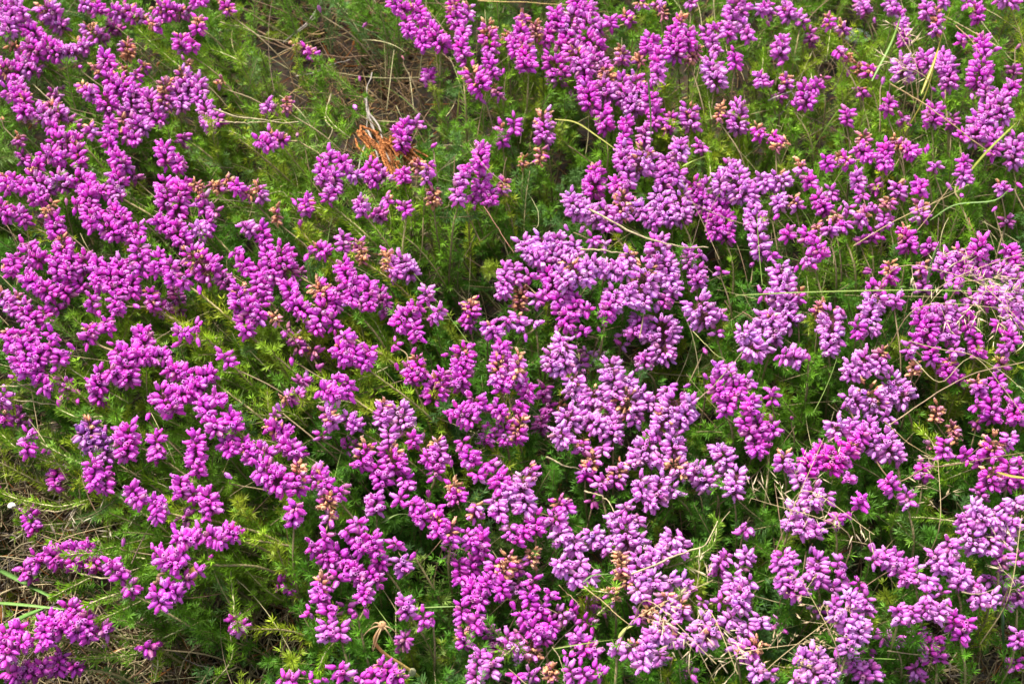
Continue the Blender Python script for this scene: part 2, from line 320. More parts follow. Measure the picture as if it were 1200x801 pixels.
def rootdir(x, y):
    """horizontal direction (world) from the flower towards its root, following the stems of the photo"""
    if x < 450 and y < 560: v = (.8, -.5)
    elif x < 330: v = (.95, -.05)
    elif x > 800 and y < 380: v = (.1, -.6)
    elif x > 850: v = (.05, -.3)
    else: v = (.1, -.35)
    return np.array([v[0], v[1], 0.])
SPIKES = """
T 0 0
10 10 60 90 90 r 0
15 90 60 150 90 r 0
130 110 155 180 95 m 0
70 10 110 70 70 r 0
205 20 245 80 110 r 1
250 90 290 130 90 r 0
45 215 110 225 50 d 3
150 200 160 265 100 m 0
225 190 255 270 110 m 0
300 210 325 275 95 r 0
375 190 390 240 90 r 1
20 290 55 370 110 m 1
105 275 125 350 90 r 0
160 290 180 340 60 d 0
385 5 400 40 75 r 1
450 10 460 60 85 m 1
430 115 445 180 100 r 2
530 105 540 160 70 d 0
540 40 555 80 90 m 0
605 20 615 90 95 m 1
650 60 665 100 75 r 2
705 95 740 135 85 m 2
590 200 605 260 95 d 3
480 160 485 210 65 d 0
760 10 790 80 105 m 1
830 25 850 90 90 d 2
925 90 935 140 85 m 2
1055 5 1065 60 70 m 2
920 0 945 10 90 m 0
845 170 855 225 95 m 1
905 190 910 225 60 m 0
640 340 630 365 55 m 1
675 295 670 320 50 d 2
505 255 490 315 90 m 0
440 305 470 350 55 d 3
575 315 590 345 55 d 3
870 285 880 310 55 d 3
1045 370 1025 395 48 d 3
515 350 545 420 90 m 0
565 370 610 450 115 m 1
640 430 600 520 95 r 0
510 440 485 505 115 m 0
395 395 415 450 85 r 2
720 460 705 560 120 r 0
780 390 770 500 105 d 2
850 340 885 420 105 r 1
830 410 850 500 90 r 0
930 380 935 470 95 r 0
960 480 980 590 95 r 0
1010 535 1035 580 52 m 0
640 550 655 620 95 r 0
575 550 585 615 60 d 2
525 570 510 630 75 m 0
500 640 520 690 60 m 0
590 630 640 665 75 m 0
530 735 590 775 100 m 0
740 560 760 580 55 m 0
45 410 70 470 90 m 0
95 380 85 425 55 r 0
130 460 95 530 100 m 1
185 500 195 570 100 r 0
250 475 265 555 100 r 2
330 550 345 600 65 d 1
240 580 260 620 60 m 0
0 540 12 590 45 d 3
85 635 90 680 52 d 2
255 425 260 460 55 d 0
290 390 300 420 42 d 0
290 620 320 710 115 m 0
235 690 265 770 95 m 0
360 690 380 770 90 m 1
410 590 440 625 65 r 1
765 690 785 760 100 m 0
830 745 845 790 75 m 0
860 625 860 670 50 d 0
370 310 385 325 32 m 0
100 725 120 755 62 d 0
145 770 190 790 80 m 1
T 300 0
660 0 680 60 95 m 0
740 20 790 100 85 m 1
700 90 720 160 75 m 0
760 150 790 220 75 m 0
835 140 860 220 110 m 0
920 0 935 60 90 m 2
990 30 1000 80 60 r 1
920 80 950 120 70 m 0
1085 120 1095 230 110 m 2
1090 270 1115 350 80 m 0
990 140 950 180 75 r 0
960 210 970 270 90 m 0
965 300 970 330 30 m 0
1020 280 1030 300 40 m 0
1030 340 1030 420 120 m 1
1110 400 1140 450 50 d 2
1060 465 1085 475 30 d 1
815 330 810 380 80 m 0
700 570 680 620 90 m 0
680 610 690 690 95 m 0
785 580 780 620 40 r 0
740 570 760 590 50 r 0
820 690 835 695 34 m 0
60 480 55 520 90 r 0
145 460 145 520 60 d 3
30 640 40 700 80 m 0
105 620 100 680 80 d 2
60 620 70 680 65 r 0
240 220 265 270 80 m 2
185 195 190 220 50 d 3
200 620 195 650 40 d 1
335 715 350 745 75 r 0
310 765 320 795 95 m 0
410 735 405 790 75 m 0
540 770 550 800 100 m 0
750 750 760 795 60 d 3
800 765 810 800 50 r 1
1150 590 1155 670 80 m 1
1050 690 1060 770 100 m 0
985 780 1000 800 60 m 0
480 360 485 375 30 d 0
515 110 510 130 40 d 0
465 500 468 512 26 r 0
1180 160 1170 200 70 d 3
1165 325 1170 340 35 m 0
300 40 310 60 40 d 1
690 265 690 290 30 d 3
T 600 0
40 70 65 100 70 d 2
20 130 70 190 90 m 1
115 110 110 170 90 d 3
50 210 70 310 110 m 1
5 170 15 250 70 m 0
20 325 90 340 35 m 0
290 0 330 50 90 m 0
370 20 350 60 90 r 0
200 50 220 120 95 m 0
300 60 260 150 100 r 0
350 90 400 150 110 r 0
180 130 160 200 75 m 0
270 170 250 220 110 m 0
340 160 400 230 110 m 0
220 270 200 370 130 m 0
330 230 300 330 130 r 1
385 250 400 320 110 r 0
470 120 450 90 60 m 0
540 60 540 110 75 m 2
600 10 610 30 80 r 2
675 10 690 40 60 r 1
710 40 710 80 50 d 3
790 80 780 130 85 m 2
830 5 845 25 60 r 0
640 180 650 240 95 m 0
760 160 770 260 110 m 0
820 150 830 220 90 m 0
680 240 680 320 80 m 0
690 310 680 390 80 r 0
600 290 590 270 80 d 3
510 230 520 280 90 r 2
430 330 460 370 110 d 3
440 390 430 450 110 r 0
350 400 370 500 110 m 0
350 280 340 390 90 m 0
520 380 520 470 110 r 0
590 370 570 430 110 r 1
570 460 560 520 120 p 0
660 420 640 500 100 m 0
680 520 660 590 75 m 0
420 510 440 600 100 m 0
530 560 540 610 70 m 0
620 600 620 670 70 r 0
520 630 530 670 60 m 0
270 430 290 460 70 d 0
1040 0 1050 80 110 r 0
1090 20 1090 60 60 r 0
1020 90 1020 170 90 r 0
1080 110 1110 180 60 r 0
940 120 950 150 55 m 0
905 150 960 240 70 r 0
870 230 830 290 70 d 3
1040 240 1050 310 55 m 0
930 290 960 390 110 p 0
150 540 150 650 115 r 1
140 700 130 760 60 d 3
50 740 60 780 65 d 3
10 560 10 620 50 m 0
830 510 840 590 110 r 1
750 540 730 610 85 m 2
1060 500 1060 600 110 r 0
980 500 970 560 60 d 3
790 670 780 730 100 p 0
880 670 890 710 60 r 0
1150 590 1160 640 80 m 2
620 710 600 790 130 p 1
520 700 530 790 110 r 0
720 740 730 800 100 r 0
380 780 400 800 70 m 2
1010 770 1030 800 70 r 0
1180 350 1150 390 70 r 0
1190 30 1160 50 60 r 0
1190 110 1195 125 35 r 0
T 900 0
0 10 5 60 50 r 0
90 20 80 80 90 r 1
150 60 150 110 60 r 0
60 190 60 260 95 r 0
75 290 60 310 40 r 0
280 80 290 120 60 m 2
350 110 350 150 65 r 2
200 150 200 200 65 d 0
320 230 340 245 70 m 0
370 250 370 290 50 d 3
440 10 450 60 80 r 0
500 90 490 100 40 d 0
570 0 580 50 70 r 0
610 50 640 170 80 r 0
640 180 640 200 70 d 0
790 50 790 150 70 r 2
740 20 750 70 80 r 0
830 0 820 20 60 r 0
980 30 980 90 80 m 1
930 10 940 20 60 m 0
1080 0 1160 15 70 r 0
1000 180 1010 240 90 m 1
930 180 900 190 50 m 0
1060 230 1100 240 45 r 0
1165 200 1165 240 35 m 0
1000 290 990 390 120 m 0
1020 390 1020 460 70 r 0
960 440 965 460 30 r 0
740 260 750 320 100 r 0
820 260 830 320 90 r 0
850 300 850 400 95 r 0
640 290 620 350 110 p 0
700 290 700 330 70 d 0
760 420 770 430 40 d 0
830 440 835 455 28 r 0
480 310 480 350 95 m 2
420 300 430 340 60 d 3
255 360 260 370 50 d 1
440 410 440 440 55 d 1
80 360 90 400 70 r 2
180 400 180 490 100 m 0
230 390 210 430 60 m 0
120 470 130 510 45 m 0
60 430 50 460 60 d 0
10 350 10 420 40 m 0
370 520 375 570 75 m 0
570 470 560 520 80 m 0
630 550 640 575 70 d 0
770 500 780 570 100 m 0
870 550 860 590 60 d 0
30 630 30 680 80 m 1
90 660 30 700 50 d 3
450 630 450 670 95 d 3
440 680 460 750 90 m 0
550 680 550 780 90 m 0
590 650 620 690 70 r 3
650 680 670 730 90 m 1
730 700 740 720 45 m 0
280 740 270 780 75 m 0
350 720 360 780 90 m 2
150 760 160 800 70 r 2
920 750 920 790 80 m 0
790 770 780 790 60 r 0
1160 400 1110 440 80 m 0
1080 460 1100 550 110 r 0
1030 500 1010 600 100 r 0
960 560 1000 650 110 r 0
920 630 900 640 60 m 0
1060 610 1060 670 80 r 0
1160 650 1150 760 100 r 0
1060 680 1060 730 60 m 0
1140 320 1160 350 50 d 0
540 370 530 410 40 d 2
380 330 360 350 40 d 1
T 0 200
20 20 40 90 80 m 1
90 20 80 100 90 m 0
180 20 200 100 110 r 0
160 90 180 150 100 m 0
290 20 290 90 110 r 0
380 20 400 80 110 m 0
410 80 420 180 110 m 0
470 80 500 120 90 m 0
350 160 380 170 50 m 0
430 190 430 260 100 m 0
510 170 560 230 110 m 0
500 230 520 310 110 m 0
590 220 570 310 90 m 0
650 260 620 330 80 m 0
540 10 560 60 100 m 0
540 70 560 120 80 r 0
620 20 640 40 50 d 0
20 150 20 220 90 m 1
80 190 120 240 70 m 0
250 150 210 210 70 d 3
310 150 310 175 40 m 0
260 220 260 290 100 m 0
290 320 300 380 110 m 1
130 330 130 380 60 m 1
160 370 160 440 110 m 0
60 400 50 480 85 m 0
10 430 15 490 40 r 3
260 410 270 490 80 m 0
150 480 150 560 90 m 0
210 520 220 600 100 m 0
330 410 320 500 100 m 0
400 400 400 460 110 m 0
450 430 460 540 90 m 0
300 530 300 590 90 m 0
380 500 370 560 70 m 0
420 590 440 640 70 m 0
510 460 520 550 100 m 0
560 430 570 570 100 m 0
620 500 620 580 80 m 0
540 580 550 660 80 m 0
460 640 460 680 40 m 0
625 630 630 640 34 m 0
650 350 660 460 110 m 0
750 390 730 480 80 m 0
800 430 810 520 90 m 0
870 480 860 540 50 m 0
770 60 780 160 110 m 0
850 70 830 200 110 m 0
760 210 770 290 90 m 0
840 250 830 340 110 m 0
930 250 950 310 90 r 0
930 150 960 190 50 m 0
870 40 870 80 50 m 0
990 230 960 260 60 m 0
940 370 940 500 150 m 1
1000 400 1000 440 60 m 0
940 550 940 570 36 m 0
700 560 720 640 90 m 2
750 610 760 680 90 d 0
820 560 840 660 80 d 0
20 560 20 640 90 r 1
80 580 60 660 70 r 2
120 630 140 710 110 m 0
200 650 220 710 60 m 0
260 620 270 660 50 m 0
40 750 40 790 90 m 1
130 740 150 790 90 m 0
240 760 250 790 60 m 0
430 730 410 780 90 m 1
500 700 500 750 70 m 0
700 770 640 800 110 m 0
850 740 870 780 80 m 0
920 720 930 740 50 m 0
1110 60 1120 100 80 m 0
920 50 930 90 80 d 3
1010 50 1020 100 80 d 3
1080 30 1070 70 80 d 3
1160 80 1160 130 80 d 3
940 100 950 140 60 d 1
1155 240 1170 290 80 r 0
1040 470 1050 540 80 d 0
1120 540 1120 640 110 m 1
1170 610 1160 660 80 m 0
1150 690 1150 760 80 m 0
1150 420 1160 480 80 m 0
1095 370 1120 390 50 m 0
1010 180 1010 200 50 d 0
T 300 200
0 60 30 130 80 r 2
170 120 200 150 45 m 0
240 130 230 190 85 m 1
205 220 205 265 32 m 0
310 0 320 50 100 r 0
370 10 360 100 100 r 0
340 110 340 140 60 m 0
450 0 460 40 70 r 0
530 0 540 60 90 m 0
600 10 600 50 70 r 0
510 140 480 190 90 r 0
620 120 610 150 75 m 1
560 200 590 220 90 d 0
700 0 680 50 80 m 0
790 10 800 40 80 r 2
830 80 830 150 100 d 3
700 160 700 200 75 m 0
970 0 970 60 80 r 0
940 80 950 140 80 r 0
1060 20 1060 90 110 m 0
1090 100 1100 150 90 m 0
1010 110 1020 150 60 m 0
1160 40 1160 100 80 d 2
410 300 410 370 60 r 0
300 340 295 400 100 m 1
225 400 230 420 36 m 0
95 170 100 240 50 d 3
480 340 500 420 90 d 3
620 380 610 460 90 r 3
700 400 690 490 110 p 0
650 420 640 500 90 r 0
20 260 50 350 70 m 0
130 370 120 470 140 m 0
50 390 80 500 100 m 0
20 460 50 600 90 m 0
10 490 10 570 70 m 0
420 440 430 530 110 m 0
470 490 440 620 90 m 0
530 520 530 640 85 m 0
480 640 480 660 40 m 0
590 570 610 670 90 d 0
180 530 150 610 100 m 0
180 600 220 680 110 m 0
310 520 310 620 120 m 2
380 560 370 640 80 m 0
320 640 280 740 110 m 0
360 680 350 740 70 m 0
95 670 90 710 80 r 3
20 630 10 700 70 m 0
420 770 420 800 110 m 0
700 640 700 740 120 m 0
760 630 750 660 70 m 0
740 720 760 780 70 m 0
660 630 670 650 40 r 0
800 550 800 610 60 r 0
850 640 840 700 75 r 0
1000 610 1010 680 110 m 2
970 700 1020 720 60 m 0
1100 710 1110 770 110 r 1
1180 680 1180 720 60 r 0
1170 450 1160 580 90 r 0
200 480 210 500 60 d 0
200 780 180 800 80 d 1
150 740 150 760 60 d 0
T 600 200
390 10 380 100 120 m 0
490 50 490 90 90 m 0
550 20 540 80 70 r 0
700 0 720 70 110 r 0
780 0 780 60 80 r 0
290 120 290 200 110 p 0
380 170 370 240 100 p 0
440 160 440 270 60 r 0
340 180 330 210 80 p 0
520 120 520 220 110 p 2
600 140 610 220 90 p 1
710 110 700 200 110 p 0
800 120 780 220 120 p 0
650 200 650 270 90 r 0
740 190 740 240 90 p 0
260 260 270 290 36 r 0
335 260 340 300 32 r 0
480 280 490 290 36 r 0
860 50 860 130 110 m 1
910 60 900 170 110 r 0
980 90 970 20 70 p 0
1040 10 1080 120 130 p 0
1120 80 1130 160 80 p 0
990 130 970 210 80 m 0
940 180 960 290 110 m 0
1000 210 1000 310 110 m 0
1150 190 1130 260 110 p 0
1150 280 1170 390 100 p 0
1180 20 1180 80 70 p 0
1130 430 1135 440 30 d 0
50 330 90 400 100 p 0
150 310 160 390 100 p 0
220 310 220 390 100 p 0
110 370 120 450 90 p 0
200 370 220 440 90 p 0
290 330 310 420 80 p 0
290 430 300 520 110 p 1
240 470 240 540 100 p 0
180 470 180 540 110 m 0
10 440 20 520 60 r 0
80 480 90 510 80 r 0
360 430 350 520 90 p 0
380 310 380 340 70 r 0
430 340 440 350 50 p 0
400 410 410 490 90 p 0
450 430 460 500 80 p 0
540 380 540 430 100 p 1
510 440 500 490 90 p 0
620 460 620 560 150 p 1
690 340 680 420 140 r 0
720 410 740 520 110 p 0
770 510 740 570 90 p 0
830 370 830 450 80 r 0
890 380 880 400 50 r 0
870 450 870 530 100 r 0
480 560 470 640 110 p 0
540 540 550 620 90 p 0
460 610 440 690 100 m 0
620 580 620 640 80 p 0
720 590 710 630 90 d 0
240 550 230 610 110 m 0
300 590 290 680 90 m 0
220 640 270 740 80 m 0
150 600 160 560 70 m 0
200 740 210 760 40 m 0
320 740 340 770 50 m 0
400 760 405 775 32 m 0
40 560 40 640 110 d 3
110 580 110 620 60 r 0
40 680 30 730 90 r 1
110 700 110 720 60 r 0
340 660 360 640 60 m 0
590 690 580 770 110 r 0
700 690 710 790 160 p 0
630 740 640 790 80 p 0
890 620 890 700 150 p 0
970 660 970 690 80 r 0
960 740 960 770 50 r 0
980 460 980 480 50 m 0
1170 680 1180 770 80 p 0
1090 750 1110 790 110 p 0
1170 580 1190 590 50 d 0
60 790 70 800 40 r 0
490 780 490 790 36 r 0
230 780 230 800 70 p 0
T 900 200
50 20 60 70 110 p 1
60 120 40 170 80 p 0
25 220 28 235 28 m 0
190 30 195 70 85 m 0
130 130 130 170 80 r 2
250 120 250 190 100 m 0
300 90 290 120 90 r 0
410 10 430 70 80 r 0
440 100 440 130 50 r 0
330 200 310 230 70 d 3
360 240 350 270 90 m 0
290 260 290 290 70 r 0
220 250 240 280 80 d 3
180 290 190 330 100 m 0
230 350 250 400 100 m 0
180 400 180 430 80 r 0
225 445 225 455 30 m 0
145 440 150 470 36 m 0
90 270 95 310 70 m 0
20 380 20 400 50 m 0
500 60 510 90 70 d 0
610 60 610 110 90 r 1
710 50 710 100 85 m 0
720 150 710 220 100 r 2
570 130 560 170 95 d 3
490 150 500 170 50 r 1
540 200 550 260 80 r 0
450 180 440 240 90 r 2
380 170 370 200 50 r 0
490 290 490 320 60 m 0
540 320 545 325 28 m 0
440 320 440 340 60 d 0
650 280 650 360 110 m 1
760 340 750 370 75 m 0
570 440 570 510 100 m 2
730 430 720 480 80 r 2
450 470 490 460 44 d 0
990 330 990 400 110 m 0
900 20 930 40 90 r 0
840 70 860 90 40 r 0
900 100 905 120 30 m 0
1080 60 1110 90 80 r 1
1160 60 1170 90 40 d 2
1070 170 1072 185 28 m 0
1120 220 1120 250 60 d 1
820 390 840 460 100 r 0
880 370 890 420 90 r 1
910 430 920 470 70 m 0
870 480 880 550 90 r 0
720 520 730 560 70 r 0
1000 440 990 500 90 r 0
1140 350 1130 400 80 m 0
1160 400 1160 440 80 m 0
1100 450 1120 490 90 r 0
1060 430 1040 460 60 r 0
1180 480 1170 520 60 r 0
60 450 60 510 110 p 0
60 520 100 590 120 p 0
30 570 50 620 100 p 0
90 600 90 650 110 p 0
60 660 120 700 120 p 0
20 660 10 720 90 p 1
40 730 30 790 100 p 0
140 560 150 600 50 d 2
270 620 220 660 90 d 3
330 640 330 660 60 d 1
290 680 300 790 130 p 0
500 590 490 640 120 p 0
480 640 480 750 100 p 0
410 710 430 770 60 m 0
600 590 600 630 70 r 0
480 540 540 550 60 m 0
720 640 710 720 90 m 0
770 680 740 780 110 m 0
820 620 820 690 110 r 0
880 650 850 720 80 r 0
850 720 850 790 100 r 0
930 670 940 750 70 m 0
940 600 960 620 70 r 0
1030 570 1030 620 110 r 0
1060 540 1060 590 80 r 0
1140 560 1150 640 110 p 0
1120 640 1160 720 90 r 0
1090 710 1080 730 50 m 0
1120 770 1150 800 80 m 0
1190 630 1180 700 60 r 0
960 770 970 800 70 m 0
700 770 690 800 70 m 0
T 0 400
40 0 70 20 90 m 0
130 10 110 90 110 m 0
90 70 110 150 100 m 0
190 30 170 120 100 m 0
230 20 240 50 60 m 0
290 50 270 90 80 m 0
265 110 262 140 40 m 0
180 140 170 180 80 m 0
200 210 230 220 80 m 0
240 180 250 190 60 m 0
320 190 310 230 70 m 0
265 250 290 300 45 m 0
375 232 365 310 36 m 0
335 30 340 38 34 m 0
70 190 40 160 40 m 0
20 240 10 300 60 r 0
20 330 20 380 70 m 1
80 340 90 380 50 d 0
140 370 145 395 34 d 0
70 310 120 300 40 d 0
410 0 415 10 50 m 0
450 150 470 220 110 m 0
430 190 470 280 60 m 0
570 60 600 180 130 m 0
530 130 540 170 110 m 0
640 20 650 100 110 m 0
700 40 690 110 90 m 0
760 40 750 90 80 m 0
820 30 820 40 36 m 0
540 10 545 40 50 m 0
695 360 698 370 32 m 0
1040 50 1080 110 55 m 0
940 5 945 15 36 m 0
840 100 830 180 110 m 0
780 230 780 330 130 m 0
850 200 860 290 110 m 0
940 130 970 200 110 m 0
900 180 920 240 90 m 0
1000 250 1030 280 90 m 0
960 280 960 350 90 m 0
1010 380 1010 420 110 m 0
1090 340 1090 410 90 m 0
1070 460 1070 520 100 m 0
1150 460 1160 540 90 m 1
1190 500 1190 560 60 m 0
420 380 430 500 110 v 1
490 440 500 550 80 v 0
390 420 400 480 70 v 0
440 560 440 670 100 m 0
490 600 490 690 70 m 0
600 410 590 530 130 m 0
560 400 570 470 60 m 0
735 440 735 540 100 m 0
130 430 130 520 65 m 0
240 480 215 550 45 m 0
270 600 260 680 85 m 0
310 600 315 605 34 m 0
915 450 920 570 115 m 0
930 580 930 620 60 m 0
630 680 640 760 90 m 0
680 700 685 715 40 m 0
730 740 740 790 90 m 0
850 640 850 720 90 m 0
900 700 920 740 60 m 0
970 710 990 790 110 m 0
0 680 5 690 36 m 0
1070 640 1075 655 34 r 0
780 780 790 795 34 m 0
T 300 400
190 20 210 40 60 d 1
270 30 280 60 80 d 2
175 70 178 80 28 m 0
300 110 300 140 45 d 0
400 10 400 90 100 m 1
470 30 460 90 90 m 0
530 40 500 120 90 m 0
370 170 370 190 70 m 0
330 210 330 260 90 m 0
370 220 370 270 80 m 0
430 170 430 250 60 m 0
210 170 230 200 80 d 0
160 220 180 300 100 d 1
115 315 118 320 30 r 0
75 340 95 350 50 d 0
350 320 340 390 100 r 1
450 340 450 410 90 r 0
310 430 310 455 50 d 0
600 290 590 380 100 r 1
690 310 670 400 130 p 0
400 455 402 465 30 d 0
420 510 450 470 50 d 0
630 430 620 490 90 r 0
100 370 110 460 110 m 1
180 460 150 540 110 m 0
20 480 50 550 90 m 0
70 570 80 690 150 m 0
10 620 20 600 70 m 0
200 590 190 700 120 m 2
310 600 310 690 110 m 1
290 620 250 650 60 m 0
340 720 340 780 130 r 3
390 680 400 730 60 m 0
190 770 180 795 100 m 1
560 720 560 790 110 r 0
510 490 500 580 120 m 1
650 510 640 600 140 m 1
580 580 580 670 110 m 0
690 620 710 690 60 m 0
740 440 740 480 70 m 0
790 440 792 445 32 d 0
720 425 725 430 32 m 0
670 20 680 50 40 m 0
650 5 660 15 50 m 0
750 30 745 40 40 m 0
668 105 670 110 30 m 0
760 80 760 150 110 m 2
720 120 730 190 80 m 0
870 150 860 190 110 m 0
850 190 840 260 140 m 1
970 30 970 110 130 m 1
960 120 970 210 110 m 0
1160 20 1140 70 100 m 0
1140 90 1130 180 110 r 2
1190 90 1180 200 80 m 0
1150 180 1150 230 70 m 0
1030 260 1030 310 130 m 0
960 310 1000 380 130 m 0
920 340 900 340 50 m 0
1100 400 1080 470 90 m 0
1170 370 1170 470 90 m 1
1140 290 1130 350 90 m 0
860 470 850 560 110 r 1
800 540 800 560 80 m 0
840 580 840 630 70 m 0
930 560 932 570 40 m 0
970 460 970 500 50 m 0
1010 520 1000 570 110 m 0
920 670 940 740 120 m 2
1100 560 1110 590 80 m 0
1040 620 1040 640 80 m 0
1150 620 1140 700 120 m 0
1190 680 1190 720 70 p 0
1130 740 1130 790 100 p 0
1030 770 1030 790 80 r 1
680 730 670 740 70 m 0
740 750 740 790 110 m 0
800 720 802 730 40 m 0
850 780 840 795 80 m 0
1150 0 1160 20 60 m 0
870 65 875 70 26 m 0
T 600 400
240 10 240 60 130 p 0
180 60 190 120 100 p 0
250 90 230 130 120 p 0
290 170 290 210 110 p 1
270 210 290 250 70 p 0
330 90 320 130 60 r 0
340 160 345 175 36 p 0
340 40 350 60 60 r 0
30 60 20 160 90 r 2
80 210 70 260 90 m 0
40 180 60 220 80 m 0
150 210 150 260 70 d 0
170 290 170 330 70 d 0
220 290 250 300 60 d 3
130 350 140 420 90 d 0
30 370 30 460 110 m 2
40 290 30 340 60 m 0
430 60 400 100 90 p 0
470 110 460 180 120 p 0
540 170 560 210 90 p 0
490 200 470 250 110 p 0
400 230 370 270 120 p 1
330 240 340 300 90 p 0
440 300 430 360 120 p 0
540 250 550 320 150 p 2
600 230 620 250 70 p 0
590 300 580 380 80 p 0
270 330 260 400 130 p 0
330 330 330 380 80 p 0
240 420 230 470 120 p 0
480 370 460 450 120 p 0
390 360 400 430 110 p 0
330 460 330 510 90 r 2
420 490 430 510 70 r 0
610 270 660 300 80 r 0
690 290 660 260 50 r 0
760 270 750 350 150 p 0
700 340 720 410 130 p 1
820 290 810 380 110 p 0
730 210 730 240 80 r 0
800 240 802 245 36 r 0
820 190 822 200 30 r 0
760 450 760 520 120 p 0
630 470 620 540 130 p 0
570 520 590 570 80 p 0
680 440 650 430 80 r 0
700 540 680 570 90 p 0
535 545 537 560 30 r 0
780 560 780 630 120 p 2
860 580 850 640 70 r 0
900 590 890 680 110 p 0
930 630 960 670 60 p 0
600 640 610 730 90 p 0
700 640 680 740 110 p 0
760 680 760 720 60 p 0
640 740 650 780 90 p 0
380 540 360 600 110 r 3
340 590 350 640 80 m 0
500 570 490 660 120 r 2
420 640 420 680 70 r 0
80 580 100 640 70 d 2
20 620 20 630 40 r 0
40 640 60 720 110 p 0
60 740 60 790 120 p 0
10 700 20 740 60 p 0
230 740 240 790 120 m 1
380 740 380 750 60 d 0
540 770 530 790 80 r 0
620 70 620 120 100 r 0
710 20 710 70 130 p 0
520 15 510 20 50 r 0
960 110 980 150 90 r 0
1000 120 1040 180 80 r 0
900 165 905 168 36 m 0
1100 180 1110 200 80 r 0
950 200 980 260 90 m 0
1050 190 1050 260 110 m 0
1020 260 1000 330 90 m 0
1130 270 1110 330 90 m 0
1100 350 1080 400 70 m 0
1170 370 1150 440 90 m 0
1110 400 1120 450 80 m 0
1150 480 1150 520 110 m 0
990 490 990 570 115 p 0
1050 620 1040 710 110 p 0
1130 10 1130 50 130 p 0
1190 10 1190 40 60 p 0
890 40 892 60 40 d 0
T 900 400
120 40 130 100 110 r 0
70 50 80 90 60 r 0
190 70 195 80 40 r 0
290 10 290 50 90 p 0
450 60 440 130 120 p 0
380 120 400 160 110 p 0
520 100 530 130 90 p 0
400 250 400 310 110 p 0
480 220 480 300 150 p 2
610 170 600 280 130 p 0
560 230 570 260 90 p 0
560 340 570 380 60 p 0
330 380 320 430 120 p 0
390 370 390 420 80 p 0
440 410 430 480 100 m 0
490 380 470 440 90 p 0
570 450 560 540 130 p 0
500 480 500 520 70 p 0
620 530 600 550 50 p 0
370 480 380 560 110 f 1
320 500 300 600 140 f 0
230 500 240 580 120 f 0
180 550 190 620 110 f 0
80 530 70 590 110 r 1
140 610 150 670 80 p 0
380 620 380 650 80 r 0
200 690 220 760 110 p 0
270 710 280 740 70 p 0
130 770 150 790 110 p 0
20 10 10 60 40 r 0
20 220 20 280 50 m 0
20 380 30 430 80 m 0
5 480 10 490 36 m 0
110 365 115 370 30 d 0
520 40 540 90 80 d 2
660 20 660 60 60 r 0
690 100 680 150 80 r 3
760 20 770 90 80 m 0
850 90 840 160 100 m 1
870 30 880 60 80 r 0
980 20 980 60 90 m 0
900 160 890 190 60 m 0
1080 80 1100 120 70 d 2
990 180 980 230 90 r 2
1080 170 1080 230 80 m 0
980 290 980 310 60 m 0
1050 260 1050 360 110 m 0
1150 290 1160 370 100 m 0
970 380 990 390 60 d 1
790 300 790 370 80 d 3
860 390 880 460 90 d 3
770 470 770 500 60 d 3
830 470 825 540 60 m 0
905 520 910 525 34 m 0
930 520 940 560 60 m 0
1050 460 1050 530 130 m 2
980 530 990 570 70 r 0
1050 600 1040 660 130 m 1
1130 570 1120 670 90 m 0
1150 440 1110 480 70 r 0
990 700 1000 730 60 d 0
1180 560 1180 670 60 m 0
730 570 730 640 75 m 0
560 640 580 690 90 m 0
660 710 650 760 80 r 0
590 720 592 740 40 r 0
435 730 440 770 75 m 0
1160 740 1160 780 80 p 0
1100 760 1090 790 70 r 0
970 770 970 790 90 p 0
1130 50 1110 20 60 r 0
T 0 600
140 0 160 80 75 m 0
165 200 190 240 60 m 0
130 250 130 310 80 m 0
240 180 260 240 100 m 0
300 150 290 200 80 m 0
350 160 340 250 90 m 0
410 160 400 240 80 m 0
450 180 450 260 80 m 0
520 230 530 270 70 m 0
570 260 560 310 75 m 0
610 330 610 380 65 m 0
550 150 570 165 34 v 0
730 0 740 20 90 m 0
800 80 805 85 34 m 0
880 80 870 160 110 m 0
920 80 920 120 60 m 0
870 0 870 40 60 d 0
970 0 960 20 60 m 0
730 160 740 200 50 m 0
790 190 800 270 120 m 0
830 170 820 240 90 m 0
870 290 870 330 60 m 0
800 330 790 400 90 m 0
730 370 760 440 80 m 0
830 380 830 390 60 m 0
1000 80 1010 160 90 m 0
1080 60 1080 130 100 m 0
970 230 975 235 38 m 0
940 270 920 280 60 m 0
330 420 340 480 80 m 0
270 480 260 570 110 m 0
210 510 210 620 100 m 0
340 490 330 570 110 m 0
410 470 410 590 100 m 0
480 530 490 570 70 m 0
60 540 90 550 100 m 0
100 580 100 650 80 m 0
20 570 30 680 70 m 0
50 640 20 700 60 m 0
340 700 360 740 80 m 0
290 670 260 750 80 m 0
210 740 190 700 80 m 0
130 710 140 780 80 m 0
60 730 70 790 100 m 0
500 620 500 640 34 d 0
680 610 700 660 70 m 0
750 628 752 632 38 m 0
1110 490 1110 550 100 m 1
T 300 600
150 10 190 40 90 m 0
340 10 350 30 90 r 1
100 330 130 330 50 m 0
160 310 160 370 55 m 0
300 310 310 400 110 m 1
250 460 255 480 50 m 0
350 430 330 470 80 m 0
250 140 280 180 60 m 0
320 100 330 140 65 m 0
420 70 430 100 60 m 0
470 40 490 60 80 m 0
490 100 480 180 110 m 0
560 110 550 190 90 m 0
340 180 330 250 80 m 0
400 180 390 240 80 m 0
380 290 390 320 70 m 0
430 220 440 290 80 m 0
590 220 580 250 90 m 0
480 260 470 330 90 m 0
540 260 550 330 80 m 0
500 350 520 410 90 m 0
575 368 577 372 26 m 0
510 460 512 465 36 m 0
420 440 430 470 60 d 0
475 490 478 495 40 m 0
330 520 340 590 90 r 0
400 540 390 590 80 r 0
655 140 660 160 65 m 0
690 220 680 270 95 r 0
745 200 748 205 36 m 0
700 410 700 480 100 r 0
